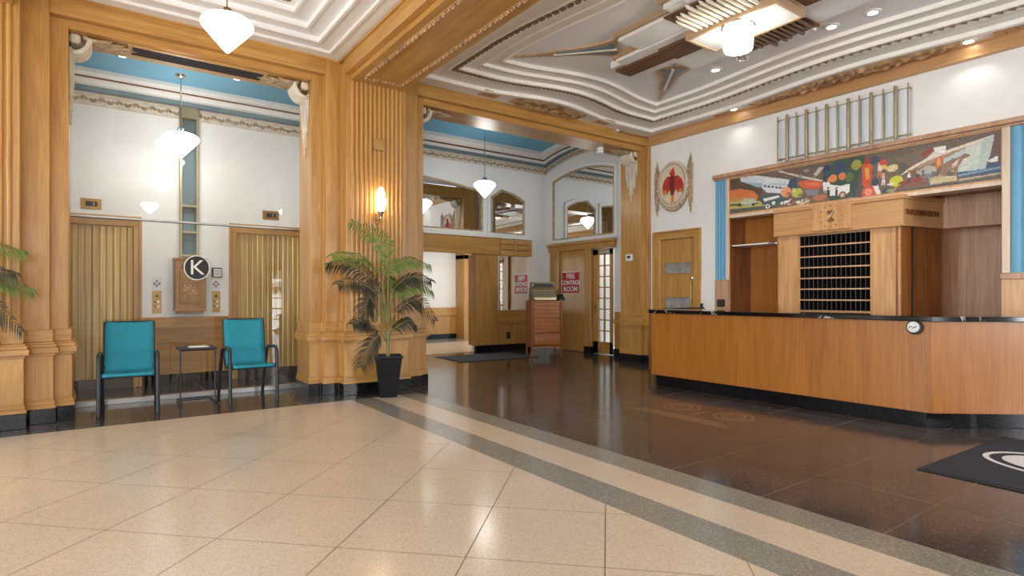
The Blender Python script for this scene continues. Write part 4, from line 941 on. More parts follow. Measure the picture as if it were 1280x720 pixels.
# mural: painted panel
NU, NV = 640, 108
MY0, MY1, MZ0, MZ1 = 5.865, 2.19, 2.69, 3.305
img = np.zeros((NV, NU, 3)); 
gu, gv = np.meshgrid((np.arange(NU) + 0.5) / NU, (np.arange(NV) + 0.5) / NV)
def toUV(p):
    y, z = on_x(p[0], p[1], XR); return ((MY0 - y) / (MY0 - MY1), (z - MZ0) / (MZ1 - MZ0))
def C6(x, y): return toUV((900 + x / 7.11, 200 + y / 7.11))
def C7(x, y): return toUV((1040 + x / 5.333, 150 + y / 5.333))
rng = np.random.default_rng(3)
img[:] = np.array((104, 88, 76)); img += rng.normal(0, 8, (NV, NU, 1))
def poly(F, pts, c):
    P_ = [F(*p) for p in pts]; ins = np.zeros((NV, NU), bool); j = len(P_) - 1
    for i in range(len(P_)):
        (x1, y1), (x2, y2) = P_[i], P_[j]
        cond = ((y1 > gv) != (y2 > gv)) & (gu < (x2 - x1) * (gv - y1) / ((y2 - y1) if y2 != y1 else 1e-9) + x1); ins ^= cond; j = i
    img[ins] = np.array(c) + (rng.random((ins.sum(), 1)) - 0.5) * 16
def ell(F, x, y, rx, ry, c):
    cx, cy = F(x, y); ex = abs(F(x + rx, y)[0] - cx); ey = abs(F(x, y + ry)[1] - cy)
    ins = ((gu - cx) / ex) ** 2 + ((gv - cy) / ey) ** 2 < 1; img[ins] = np.array(c) + (rng.random((ins.sum(), 1)) - 0.5) * 16
def horse(F, x, y, s, c, leg=None, d=1):
    ell(F, x, y, 26 * s, 11 * s, c); poly(F, [(x + 18 * s * d, y - 4 * s), (x + 34 * s * d, y - 26 * s), (x + 44 * s * d, y - 20 * s), (x + 30 * s * d, y + 4 * s)], c); ell(F, x + 42 * s * d, y - 20 * s, 8 * s, 5 * s, c)
    for q in (-20, -12, 12, 22): poly(F, [(x + q * s, y + 4 * s), (x + (q + 5) * s, y + 4 * s), (x + (q + 9 * d) * s, y + 32 * s), (x + (q + 6 * d) * s, y + 32 * s)], leg or c)
    poly(F, [(x - 24 * s * d, y - 6 * s), (x - 36 * s * d, y + 12 * s), (x - 30 * s * d, y + 12 * s), (x - 20 * s * d, y)], c)
def man(F, x, y, s, coat, skin=(214, 160, 120), legs=(60, 56, 60)):
    poly(F, [(x - 9 * s, y), (x - 6 * s, y - 28 * s), (x + 7 * s, y - 28 * s), (x + 10 * s, y)], coat); poly(F, [(x - 8 * s, y), (x + 8 * s, y), (x + 9 * s, y + 28 * s), (x + 2 * s, y + 28 * s), (x, y + 6 * s), (x - 4 * s, y + 28 * s), (x - 10 * s, y + 28 * s)], legs); ell(F, x, y - 35 * s, 7 * s, 8 * s, skin); ell(F, x, y - 41 * s, 9 * s, 4 * s, (70, 50, 40))
# left half
poly(C6, [(85, 150), (330, 130), (330, 250), (380, 260), (350, 360), (85, 380)], (84, 66, 48)); poly(C6, [(180, 150), (330, 138), (650, 180), (600, 225), (330, 215), (190, 195)], (206, 214, 220)); poly(C6, [(200, 195), (330, 205), (600, 215), (560, 240), (330, 240)], (150, 180, 200))
poly(C6, [(90, 270), (180, 255), (300, 275), (345, 320), (325, 370), (90, 368)], (208, 112, 58)); poly(C6, [(90, 330), (330, 335), (325, 372), (90, 370)], (190, 132, 64))
poly(C6, [(88, 368), (345, 362), (420, 395), (350, 430), (88, 470)], (176, 164, 92)); poly(C6, [(88, 395), (340, 380), (350, 390), (88, 412)], (66, 72, 58)); poly(C6, [(88, 440), (420, 405), (900, 440), (480, 470), (88, 500)], (82, 84, 76))
poly(C6, [(385, 208), (640, 235), (600, 300), (420, 290), (375, 250)], (214, 216, 224)); 
for q in range(7): poly(C6, [(392 + 34 * q, 222 + 4 * q), (416 + 34 * q, 225 + 4 * q), (414 + 34 * q, 243 + 4 * q), (390 + 34 * q, 240 + 4 * q)], (70, 78, 92))
poly(C6, [(350, 330), (470, 300), (560, 310), (600, 350), (560, 400), (380, 395)], (70, 84, 88)); poly(C6, [(190, 375), (215, 345), (300, 342), (325, 372), (310, 395), (170, 398)], (176, 186, 158)); ell(C6, 180, 400, 14, 14, (40, 40, 40)); ell(C6, 300, 395, 13, 13, (40, 40, 40))
poly(C6, [(455, 365), (490, 335), (560, 335), (575, 380), (470, 395)], (58, 88, 78)); ell(C6, 428, 412, 20, 20, (230, 230, 226)); ell(C6, 428, 412, 9, 9, (40, 44, 48)); ell(C6, 480, 382, 16, 16, (226, 226, 222)); ell(C6, 552, 385, 14, 14, (220, 220, 216)); poly(C6, [(385, 345), (520, 315), (535, 330), (400, 372)], (226, 228, 228))
poly(C6, [(510, 100), (540, 96), (720, 140), (920, 180), (900, 195), (690, 150)], (216, 204, 194)); poly(C6, [(690, 150), (770, 80), (800, 84), (720, 165)], (142, 140, 142)); poly(C6, [(820, 150), (880, 70), (930, 62), (850, 160)], (196, 184, 174)); poly(C6, [(570, 110), (700, 90), (830, 130), (900, 160), (700, 130)], (104, 84, 74))
poly(C6, [(600, 250), (620, 180), (680, 150), (690, 250)], (52, 72, 88)); ell(C6, 590, 285, 46, 44, (222, 152, 112)); ell(C6, 612, 300, 18, 16, (200, 90, 70)); ell(C6, 690, 292, 52, 40, (186, 184, 84)); ell(C6, 660, 270, 20, 18, (206, 200, 120)); ell(C6, 720, 310, 18, 16, (120, 130, 60))
poly(C6, [(690, 200), (770, 178), (905, 190), (915, 235), (850, 262), (745, 255), (715, 230)], (204, 88, 54)); poly(C6, [(745, 212), (850, 200), (900, 212), (850, 232)], (224, 120, 84)); poly(C6, [(750, 262), (885, 262), (868, 315), (775, 318)], (128, 124, 130))
for q in range(4): horse(C6, 590 + 58 * q, 372 + 4 * (q % 2), 0.9, [(232, 228, 224), (160, 110, 84), (236, 232, 226), (196, 170, 140)][q])
man(C6, 770, 375, 1.0, (226, 214, 180)); man(C6, 640, 362, .8, (200, 90, 80)); man(C6, 720, 352, .8, (80, 100, 130))
poly(C6, [(925, 50), (1290, 20), (1290, 330), (1180, 330), (1000, 220), (925, 190)], (38, 56, 78)); poly(C6, [(1180, 60), (1290, 20), (1290, 300), (1170, 250)], (96, 108, 62)); ell(C6, 1000, 180, 44, 38, (228, 142, 58)); ell(C6, 1090, 152, 42, 34, (222, 122, 66)); ell(C6, 1050, 100, 36, 26, (58, 84, 118)); ell(C6, 960, 120, 30, 26, (46, 78, 90)); ell(C6, 1250, 110, 34, 30, (168, 160, 74))
for q in range(24): ell(C6, rng.uniform(935, 1180), rng.uniform(60, 190), 4, 4, (176, 196, 206))
poly(C6, [(915, 196), (965, 200), (1060, 216), (1155, 194), (1158, 250), (1130, 296), (1000, 300), (925, 288)], (226, 230, 226)); poly(C6, [(930, 270), (1130, 275), (1120, 300), (930, 295)], (150, 140, 120)); ell(C6, 1105, 318, 30, 28, (120, 72, 56)); ell(C6, 1105, 318, 18, 17, (196, 180, 160)); ell(C6, 1000, 322, 26, 24, (120, 72, 56)); ell(C6, 1000, 322, 15, 14, (190, 176, 150))
ell(C6, 885, 335, 58, 28, (176, 108, 78)); poly(C6, [(840, 345), (852, 345), (850, 390), (842, 390)], (150, 90, 66)); poly(C6, [(915, 345), (930, 345), (930, 388), (918, 388)], (150, 90, 66)); ell(C6, 945, 320, 18, 14, (176, 108, 78)); man(C6, 965, 300, 1.3, (46, 48, 62)); man(C6, 1036, 310, 1.1, (50, 60, 70))
poly(C6, [(800, 400), (1290, 330), (1290, 380), (820, 425)], (184, 190, 174)); poly(C6, [(980, 360), (1290, 318), (1290, 340), (1000, 375)], (108, 130, 128)); horse(C6, 735, 385, 1.1, (206, 186, 150))
# right half
poly(C7, [(-10, 300), (60, 240), (220, 220), (240, 470), (-10, 560)], (52, 72, 62)); ell(C7, 165, 300, 34, 34, (150, 152, 62)); ell(C7, 60, 330, 40, 50, (44, 66, 92)); ell(C7, 120, 380, 30, 30, (90, 108, 60)); ell(C7, 10, 390, 26, 26, (226, 132, 60)); ell(C7, 70, 375, 24, 24, (222, 120, 66))
poly(C7, [(-10, 430), (60, 440), (122, 425), (118, 480), (90, 500), (-10, 508)], (226, 230, 226)); ell(C7, 72, 500, 24, 24, (124, 76, 60)); ell(C7, 72, 500, 14, 14, (190, 178, 158)); man(C7, 32, 490, .9, (46, 50, 62))
poly(C7, [(180, 380), (245, 340), (235, 420), (215, 515), (150, 520), (165, 450)], (84, 72, 80)); poly(C7, [(200, 300), (235, 280), (268, 300), (265, 400), (240, 470), (205, 430)], (204, 76, 46)); poly(C7, [(222, 320), (252, 320), (250, 390), (228, 400)], (218, 156, 66)); ell(C7, 236, 275, 22, 20, (150, 50, 40)); ell(C7, 245, 480, 46, 44, (196, 80, 64)); ell(C7, 245, 480, 26, 24, (220, 140, 110)); poly(C7, [(270, 430), (300, 420), (330, 490), (300, 500)], (226, 214, 206)); ell(C7, 285, 270, 28, 30, (60, 74, 84)); ell(C7, 290, 415, 24, 26, (56, 60, 84))
man(C7, 320, 340, 1.6, (226, 200, 190), legs=(180, 110, 90)); man(C7, 345, 400, 1.3, (214, 170, 160), legs=(226, 220, 210)); ell(C7, 345, 285, 24, 22, (200, 70, 56)); poly(C7, [(330, 300), (370, 300), (372, 330), (335, 330)], (220, 180, 90)); ell(C7, 405, 322, 40, 24, (212, 194, 144)); ell(C7, 440, 260, 60, 34, (96, 92, 72)); ell(C7, 480, 312, 34, 28, (86, 78, 76)); ell(C7, 430, 408, 46, 36, (192, 192, 56)); poly(C7, [(365, 430), (415, 412), (400, 440)], (226, 222, 204)); ell(C7, 365, 478, 30, 28, (66, 80, 72)); ell(C7, 395, 490, 20, 20, (120, 130, 120))
poly(C7, [(400, 260), (560, 210), (700, 170), (760, 190), (640, 260), (520, 300)], (112, 96, 80)); poly(C7, [(595, 225), (640, 195), (685, 178), (680, 214), (605, 252)], (142, 62, 52)); poly(C7, [(450, 375), (520, 320), (640, 252), (690, 200), (760, 172), (760, 205), (860, 170), (1090, 95), (1085, 140), (790, 230), (620, 300), (500, 350)], (222, 208, 194)); poly(C7, [(520, 335), (650, 268), (820, 205), (960, 160), (960, 175), (800, 240), (600, 320)], (168, 134, 112)); poly(C7, [(680, 185), (760, 172), (758, 225), (690, 215)], (232, 228, 222))
poly(C7, [(745, 262), (900, 185), (1088, 100), (1055, 240), (1022, 328), (835, 352), (740, 330)], (182, 196, 192)); poly(C7, [(900, 185), (1000, 145), (980, 300), (850, 345)], (200, 206, 198)); ell(C7, 640, 340, 60, 34, (170, 170, 160))
poly(C7, [(820, 352), (1022, 328), (1040, 290), (1148, 272), (1148, 345), (850, 384)], (58, 84, 118)); poly(C7, [(840, 365), (1148, 305), (1148, 318), (850, 378)], (120, 146, 168)); poly(C7, [(1086, 92), (1148, 78), (1148, 275), (1040, 292), (1060, 225)], (104, 78, 70)); poly(C7, [(1040, 272), (1108, 238), (1106, 278), (1045, 284)], (226, 226, 224))
poly(C7, [(690, 262), (738, 238), (742, 290), (705, 334), (684, 310)], (194, 98, 62)); poly(C7, [(700, 265), (722, 250), (722, 300), (705, 310)], (222, 160, 90)); poly(C7, [(735, 300), (800, 262), (840, 250), (890, 222), (926, 232), (912, 246), (880, 258), (845, 310), (832, 392), (820, 392), (815, 340), (770, 345), (745, 395), (720, 392)], (138, 108, 90)); poly(C7, [(800, 300), (850, 255), (840, 300), (810, 320)], (206, 194, 182))
poly(C7, [(640, 380), (830, 372), (840, 405), (660, 430)], (192, 178, 136)); poly(C7, [(390, 500), (480, 462), (840, 412), (1148, 345), (1148, 402), (480, 508)], (92, 90, 82)); poly(C7, [(480, 470), (840, 415), (840, 424), (480, 482)], (60, 62, 60)); poly(C7, [(850, 395), (1148, 345), (1148, 356), (850, 408)], (176, 164, 128))
horse(C7, 485, 420, 1.3, (126, 60, 46)); horse(C7, 575, 395, 1.4, (140, 66, 48)); horse(C7, 632, 372, 1.2, (112, 116, 124)); man(C7, 515, 385, 1.1, (230, 226, 222)); man(C7, 572, 360, .9, (206, 150, 110)); man(C7, 610, 350, .8, (80, 90, 110)); horse(C7, 690, 385, 0.9, (180, 160, 130)); horse(C7, 395, 470, 0.9, (150, 140, 110))
# loose brush strokes over the flat shapes
for q in range(3200):
    ci, cj = rng.integers(0, NV), rng.integers(0, NU); L_ = rng.integers(1, 4); sl = rng.uniform(-0.7, 0.7); c_ = img[ci, cj] * rng.uniform(0.82, 1.16) + rng.normal(0, 9, 3); hh = rng.integers(1, 3)
    for k_ in range(-L_, L_ + 1):
        a_, b2 = int(ci + sl * k_), cj + k_
        if 0 <= b2 < NU and 0 <= a_ < NV: img[a_:min(NV, a_ + hh), b2] = 0.35 * img[a_:min(NV, a_ + hh), b2] + 0.65 * c_
img = img * 0.95 + 18
img = np.clip(img, 0, 255) / 255.0
lin_img = np.where(img <= 0.04045, img / 12.92, ((img + 0.055) / 1.055) ** 2.4)
me = bpy.data.meshes.new('mural')
iy, iz = np.meshgrid(np.linspace(MY0, MY1, NU + 1), np.linspace(MZ0, MZ1, NV + 1))
vv = np.stack([np.full(iy.size, XR - 0.012), iy.ravel(), iz.ravel()], 1)
idx = np.arange((NU + 1) * (NV + 1)).reshape(NV + 1, NU + 1)
ff = np.stack([idx[:-1, :-1], idx[1:, :-1], idx[1:, 1:], idx[:-1, 1:]], -1).reshape(-1, 4)
me.from_pydata((vv - np.array([XR, 4.03, MZ0])).tolist(), [], ff.tolist())
ca = me.color_attributes.new('paint', 'FLOAT_COLOR', 'CORNER')
cols = np.concatenate([lin_img.reshape(-1, 3), np.ones((NU * NV, 1))], 1).repeat(4, 0).astype(np.float32)
ca.data.foreach_set('color', cols.ravel()); me.materials.append(M['mural'])
r = thing('mural', 'long painted mural of wagons, horses and riders above the reception', 'mural', (XR, 4.03, MZ0))
o = bpy.data.objects.new('painting', me); COL.objects.link(o); o.parent = r
MB().ring([(MY1 - .01, MZ0 - .01), (MY0 + .01, MZ0 - .01), (MY0 + .01, MZ1), (MY1 - .01, MZ1)], [(MY1 + .012, MZ0 + .012), (MY0 - .012, MZ0 + .012), (MY0 - .012, MZ1 - .015), (MY1 + .012, MZ1 - .015)], XR - 0.03, XR - 0.004, 'x').build('frame', 'pale', r)

# light screen of brass rods
r = thing('rod_screen', 'frosted wall panel behind a row of upright brass rods above the mural', 'wall light', (XR, 4.05, 3.41))
ya, yb = 3.15, 4.954
for i in range(12):
    a, b_ = ya + (yb - ya) * i / 12 + 0.004, ya + (yb - ya) * (i + 1) / 12 - 0.004; c = (a + b_) / 2; prof = []
    for q in range(9): u = q / 8; prof.append((XR - 0.05 - 0.022 * math.sin(PI * u), a + (b_ - a) * u))
    MB().prism(prof + [(XR - 0.03, b_), (XR - 0.03, a)], 3.46, 4.065).build('frosted_pane', 'frost', r, smooth=True)
for i in range(13):
    y = ya + (yb - ya) * i / 12; rad = 0.022 if i % 2 == 1 else 0.011
    MB().tube([(XR - 0.095, y, 3.405), (XR - 0.095, y, 4.12)], rad, 10).build('rod', 'pewter', r, smooth=True)
for z in (3.45, 4.06): box('rod_rail', 'pewter', r, XR - 0.075, XR - 0.06, ya, yb, z - 0.006, z + 0.006)
for z in (3.45, 4.06):
    for y in (ya, yb): box('wall_stud', 'pewter', r, XR - 0.07, XR, y - 0.012, y + 0.012, z - 0.012, z + 0.012)

# bird plaque
r = thing('bird_plaque', 'oval carved plaque with a red bird on the white wall above the door', 'plaque', (XR, 7.04, 2.82))
pc = (7.045, 3.40)
def circ2(rx, rz, n=48, c=pc): return [(c[0] + rx * math.cos(2 * PI * i / n), c[1] + rz * math.sin(2 * PI * i / n)) for i in range(n)]
MB().prism(circ2(0.29, 0.37), XR - 0.035, XR, 'x').build('field', 'medal', r)
MB().ring(circ2(0.345, 0.43), circ2(0.28, 0.36), XR - 0.06, XR, 'x').build('oval_rim', 'carve', r, 0.008)
MB().ring(circ2(0.31, 0.39), circ2(0.295, 0.375), XR - 0.07, XR - 0.05, 'x').build('rim_bead', 'carveg', r)
def bp(name, mat, pts, d0=0.05): MB().prism([(pc[0] - 1.18 * p[0], pc[1] + 1.2 * p[1]) for p in pts], XR - d0, XR - 0.03, 'x').build(name, mat, r, 0.004)
bp('wing', 'birdred', [(-0.02, 0.12), (-0.10, 0.13), (-0.17, 0.07), (-0.20, -0.02), (-0.19, -0.13), (-0.14, -0.09), (-0.11, -0.15), (-0.07, -0.10), (-0.03, -0.05)])
bp('wing', 'birdred', [(0.02, 0.12), (0.10, 0.12), (0.17, 0.06), (0.21, -0.03), (0.20, -0.14), (0.15, -0.10), (0.11, -0.15), (0.07, -0.10), (0.03, -0.05)])
bp('wing_edge', 'birdgold', [(-0.19, -0.10), (-0.14, -0.07), (-0.10, -0.11), (-0.10, -0.16), (-0.14, -0.12), (-0.18, -0.17)], 0.053); bp('wing_edge', 'birdgold', [(0.20, -0.11), (0.15, -0.08), (0.11, -0.12), (0.10, -0.16), (0.15, -0.13), (0.19, -0.17)], 0.053)
bp('body', 'birddark', [(-0.035, 0.12), (0.035, 0.12), (0.055, 0.02), (0.045, -0.10), (0.02, -0.18), (-0.02, -0.18), (-0.045, -0.08), (-0.055, 0.02)], 0.062)
bp('head', 'birdred', [(-0.03, 0.12), (-0.05, 0.17), (-0.02, 0.21), (0.02, 0.25), (0.03, 0.20), (0.05, 0.16), (0.03, 0.12)], 0.064)
bp('legs', 'birdgold', [(-0.018, -0.17), (-0.022, -0.28), (-0.05, -0.29), (0.05, -0.29), (0.022, -0.28), (0.018, -0.17)], 0.05)
for s in (-1, 1):
    for q in range(5):
        y = pc[0] + s * (0.335 + 0.022 * q); zt = [0.30, 0.40, 0.49, 0.44, 0.30][q] + (0.04 if s < 0 else 0); zb_ = [-0.30, -0.46, -0.58, -0.56, -0.40][q]
        f = MB(); f.tube([(XR - 0.012, y, pc[1] + zb_), (XR - 0.028, y, pc[1] + zb_ * 0.5), (XR - 0.03, y, pc[1]), (XR - 0.028, y, pc[1] + zt * 0.6), (XR - 0.012, y, pc[1] + zt)], [0.006, 0.015, 0.017, 0.015, 0.006], 6)
        for k in range(7): f.tube([(XR - 0.04, y, pc[1] + zb_ * 0.8 + (zt - zb_) * 0.13 * k), (XR - 0.032, y, pc[1] + zb_ * 0.8 + (zt - zb_) * 0.13 * k + 0.05)], [0.014, 0.005], 5)
        f.build('carved_plume', 'carveg', r, smooth=True)
sw = [(pc[0] + 0.36 * math.cos(a), pc[1] - 0.06 + 0.46 * math.sin(a)) for a in [PI + PI * i / 14 for i in range(15)]] + [(pc[0] + 0.34 * math.cos(a), pc[1] + 0.40 * math.sin(a)) for a in [2 * PI - PI * i / 14 for i in range(15)]]
MB().prism(sw, XR - 0.05, XR, 'x').build('swag', 'carveg', r)
for i in range(12):
    a = PI + PI * (i + 0.5) / 12; MB().lathe([(0, -0.02), (0.018, -0.01), (0.02, 0.0), (0.018, 0.01), (0, 0.02)], (XR - 0.05, pc[0] + 0.352 * math.cos(a), pc[1] - 0.03 + 0.435 * math.sin(a)), 6, False).build('swag_bud', 'carve', r, smooth=True)

# oak office door with two vision panes
r = thing('door_5', 'oak door with two vision panes below the bird plaque', 'door', (XR, 6.98, 0), kind='structure')
ya, yb = 6.595, 7.355
def dbox(nm, mat, a, b_, z0, z1, x0=XR + 0.03, x1=XR + 0.075, bv=0.003): return box(nm, mat, r, x0, x1, a, b_, z0, z1, bv)
dbox('door_leaf', 'oakv', ya, yb, 1.93, 2.37); dbox('door_leaf', 'oakv', ya, yb, 1.28, 1.72); dbox('door_leaf', 'oakv', ya, yb, 0.01, 1.07)
for z0, z1 in ((1.72, 1.93), (1.07, 1.28)):
    dbox('door_stile', 'oakv', ya, ya + 0.085, z0, z1); dbox('door_stile', 'oakv', yb - 0.07, yb, z0, z1); dbox('pane', 'greyglass', ya + 0.085, yb - 0.07, z0, z1, XR + 0.05, XR + 0.056, 0)
    MB().ring([(ya + .07, z0 - .015), (yb - .055, z0 - .015), (yb - .055, z1 + .015), (ya + .07, z1 + .015)], [(ya + .09, z0 + .005), (yb - .075, z0 + .005), (yb - .075, z1 - .005), (ya + .09, z1 - .005)], XR + 0.02, XR + 0.03, 'x').build('pane_bead', 'oaky', r)
for a, b_, z0, z1 in ((ya - 0.13, ya, 0, 2.38), (yb, yb + 0.15, 0, 2.38), (ya - 0.13, yb + 0.15, 2.37, 2.50)): MB().box(XR - 0.03, XR + 0.08, a, b_, z0, z1).build('casing', 'oakv' if z0 == 0 else 'oaky', r, 0.01)
MB().ring([(ya - .16, -.1), (yb + .17, -.1), (yb + .17, 2.53), (ya - .16, 2.53)], [(ya - .13, -.1), (yb + .14, -.1), (yb + .14, 2.50), (ya - .13, 2.50)], XR - 0.05, XR, 'x').build('casing_bead', 'oaky', r, 0.004)
MB().tube([(XR + 0.03, ya + 0.05, 1.55), (XR - 0.02, ya + 0.05, 1.55), (XR - 0.02, ya + 0.05, 1.18), (XR + 0.03, ya + 0.05, 1.18)], 0.011, 8).build('pull_handle', 'brass', r, smooth=True)
MB().lathe([(0, -0.03), (0.028, -0.02), (0.03, 0), (0.028, 0.02), (0, 0.03)], (XR + 0.01, ya + 0.04, 1.63), 14, False).build('deadbolt', 'chrome', r, smooth=True)
MB().box(9.9, 10.0, 5.95, 7.6, 0, 2.7).box(9.05, 10.0, 5.93, 5.98, 0, 2.7).box(9.05, 10.0, 7.5, 7.6, 0, 2.7).box(9.05, 10.0, 5.93, 7.6, 2.6, 2.7).build('office_room', 'plaster', wr)

# ================================================================== KEY RACK CABINET
XB = 8.72
kb = thing('key_rack_cabinet', 'oak cabinet with pigeonhole key rack behind the reception counter', 'cabinet', (9.1, 4.1, 0))
box('corner_post', 'pale', kb, XB + 0.02, XB + 0.35, 4.62, 4.935, 0, 2.24, 0.004); box('corner_post', 'pale', kb, XB + 0.02, XB + 0.35, 3.31, 3.616, 0, 2.24, 0.004)
for y in (4.945, 4.628, 3.606, 3.262): box('post_bead', 'palehy', kb, XB + 0.005, XB + 0.03, y - 0.014, y + 0.014, 0, 2.24)
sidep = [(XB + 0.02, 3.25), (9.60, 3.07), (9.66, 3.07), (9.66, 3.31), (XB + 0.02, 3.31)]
MB().prism(sidep, 0, 2.24).build('side_panel', 'walnut', kb)  # sides browner and darker than the pale front posts
MB().prism([(8.96, 3.195), (8.975, 3.192), (8.975, 3.24), (8.96, 3.24)], 0, 2.235).build('panel_joint', 'shade_joint', kb)
box('side_panel', 'walnut', kb, XB + 0.35, 9.6, 4.90, 4.96, 0, 2.24)
box('back_panel', 'shade_joint', kb, XB + 0.30, XB + 0.34, 3.6, 4.64, 0, 2.25); box('lower_panel', 'pale', kb, XB + 0.02, XB + 0.28, 3.616, 4.62, 0, 1.075)  # dark back panel carries the shade of the deep cells as colour
box('rack_top', 'pale', kb, XB + 0.02, XB + 0.30, 3.616, 4.62, 2.215, 2.24)
z0, z1 = 1.078, 2.215
shelf = None  # rack boards near black: cell shade painted in, only front lips differ
for k in range(8):
    zz = z0 + (z1 - z0) * k / 7
    if shelf is None: shelf = box('rack_shelf', 'shade_joint', kb, XB + 0.03, XB + 0.30, 3.618, 4.618, zz - 0.007, zz + 0.007); lip = box('shelf_lip', 'pink', shelf, XB + 0.02, XB + 0.03, 3.618, 4.618, zz - 0.010, zz + 0.010); zf = zz
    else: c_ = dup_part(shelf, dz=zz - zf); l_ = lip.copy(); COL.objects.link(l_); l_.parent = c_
dv = None
for k in range(16):
    y = 3.622 + (4.614 - 3.622) * k / 15
    if dv is None: dv = box('rack_divider', 'shade_joint', kb, XB + 0.03, XB + 0.29, y - 0.004, y + 0.004, z0, z1); lip2 = box('divider_lip', 'vent', dv, XB + 0.024, XB + 0.03, y - 0.0045, y + 0.0045, z0, z1); yf = y
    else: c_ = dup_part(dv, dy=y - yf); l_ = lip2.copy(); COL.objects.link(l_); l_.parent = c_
# header with clock panel
hd = [(XB - 0.02, 5.02), (XB - 0.02, 3.21), (9.585, 3.03), (9.585, 5.02)]
MB().prism(hd, 2.245, 2.60).build('header', 'palehy', kb, 0.004)
def grow_h(e): return [(XB - 0.02 - e, 5.02 + e * 0), (XB - 0.02 - e, 3.21 - e), (9.585, 3.03 - e), (9.585, 5.02)]
MB().prism(grow_h(0.018), 2.60, 2.655).build('header_cap', 'palehy', kb, 0.004); MB().prism(grow_h(0.012), 2.235, 2.262).build('header_bead', 'palehy', kb, 0.003)
box('clock_panel', 'pale', kb, XB - 0.05, XB - 0.02, 3.85, 4.40, 2.265, 2.66, 0.004)
lt = MB(); ang = math.atan2(3.03 - 3.21, 9.585 - XB + 0.02)
text_mb(lt, 'INFORMATION', 0.105, 0.006, (9.08, 3.12 - 0.006 - 0.004, 2.42), (PI / 2, 0, ang), 0.001); lt.build('lettering', 'letters', kb)
ck = thing('wall_clock', 'brass clock of twelve studs and hourglass hands above the key rack', 'clock', (XB - 0.05, 4.125, 2.30))
cc = (4.13, 2.465)
for i in range(12):
    a = 2 * PI * i / 12
    MB().lathe([(0, -0.012), (0.012, -0.006), (0.013, 0.0), (0.012, 0.006), (0, 0.012)], (XB - 0.056, cc[0] + 0.155 * math.sin(a), cc[1] + 0.155 * math.cos(a)), 8, False).build('hour_stud', 'brass', ck, smooth=True)
for s in (1, -1):
    fanp = [(cc[0], cc[1])] + [(cc[0] + 0.085 * math.sin(a), cc[1] + s * 0.085 * math.cos(a)) for a in [(-0.75 + 1.5 * i / 8) for i in range(9)]]
    MB().prism(fanp, XB - 0.062, XB - 0.05, 'x').build('fan_wedge', 'bronze', ck)
for a_, L_, in ((-0.62, 0.10), (2.55, 0.085)):
    d_ = (math.sin(a_), math.cos(a_)); n_ = (d_[1], -d_[0])
    MB().prism([(cc[0] + n_[0] * 0.006, cc[1] + n_[1] * 0.006), (cc[0] + d_[0] * L_, cc[1] + d_[1] * L_), (cc[0] - n_[0] * 0.006, cc[1] - n_[1] * 0.006)], XB - 0.072, XB - 0.064, 'x').build('hand', 'creamrib', ck)

# ================================================================== COUNTER
co = thing('reception_counter', 'long veneered reception counter with black marble top and black plinth', 'counter', (7.2, 4.0, 0))
DV = Vector((0.775, -0.632)); FE = (6.60 + DV.x * 2.0, 2.195 + DV.y * 2.0)
def counter_poly(o_, d_=0.62):
    # o_: outward offset of the front, d_: depth
    nrm = Vector((-0.632, -0.775)); k = 0.41
    return [(7.06 + 0.29 * o_ - 0.41 * o_ + d_ * 0.75, 6.14 + 0.0), (7.06 - 0.42 * o_, 6.14 + 0.42 * o_ * 1.0), (6.60 - o_, 5.68 + 0.41 * o_), (6.60 - o_, 2.195 - k * o_), (FE[0] + nrm.x * o_, FE[1] + nrm.y * o_), (FE[0] - nrm.x * d_, FE[1] - nrm.y * d_), (6.60 + d_, 2.195 + d_ * 0.45), (6.60 + d_, 5.55)]
MB().prism([(7.60, 6.14), (7.06, 6.14), (6.602, 5.682), (6.66, 5.682), (7.60, 5.90)], 0.155, 1.05).build('end_panel', 'counter', co, 0.003)
box('front_panel', 'counter', co, 6.60, 6.66, 2.195, 5.68, 0.155, 1.05, 0.002)
MB().prism([(6.60, 2.195), FE, (FE[0] + 0.04, FE[1] + 0.05), (6.66, 2.22)], 0.155, 1.05).build('angled_panel', 'counter', co, 0.002)
MB().prism([(7.60, 6.08), (7.09, 6.08), (6.66, 5.65), (6.66, 2.25), (6.98, 1.99), (7.04, 1.955), (FE[0] + 0.05, FE[1] + 0.06), (FE[0] + 0.3, FE[1] + 0.4), (7.2, 2.5), (7.2, 5.5)], 0, 0.155).build('plinth', 'granite', co, 0.003)
MB().prism(counter_poly(0.05), 1.052, 1.10).build('marble_top', 'marble', co, 0.004)
MB().box(6.66, 7.2, 2.4, 5.5, 0.9, 1.04).build('under_shelf', 'walnut', co)
g1 = thing('counter_gate', 'black bar gate between the counter end and the wall below the office door', 'gate', (8.2, 6.36, 0))
MB().prism([(7.60, 6.10), (7.68, 6.36), (8.77, 6.42), (8.77, 6.36), (7.74, 6.30), (7.70, 6.08)], 1.075, 1.10).build('gate_bar', 'black', g1, 0.003)
box('gate_panel', 'counter', g1, 7.72, 8.76, 6.32, 6.35, 0.12, 1.075); box('gate_latch', 'black', g1, 8.70, 8.74, 6.36, 6.39, 1.10, 1.17)
r = thing('round_intercom', 'round silver and black disc fixed to the counter front', 'device', (6.59, 2.325, 0.93))
def cyl_x(nm, mat, y, z, rad, x0, x1, par, n=28): return MB().prism([(y + rad * math.cos(2 * PI * i / n), z + rad * math.sin(2 * PI * i / n)) for i in range(n)], x0, x1, 'x').build(nm, mat, par, 0.004)
cyl_x('housing', 'black', 2.325, 0.99, 0.072, 6.565, 6.60, r); cyl_x('face', 'alu', 2.33, 0.993, 0.056, 6.556, 6.568, r)
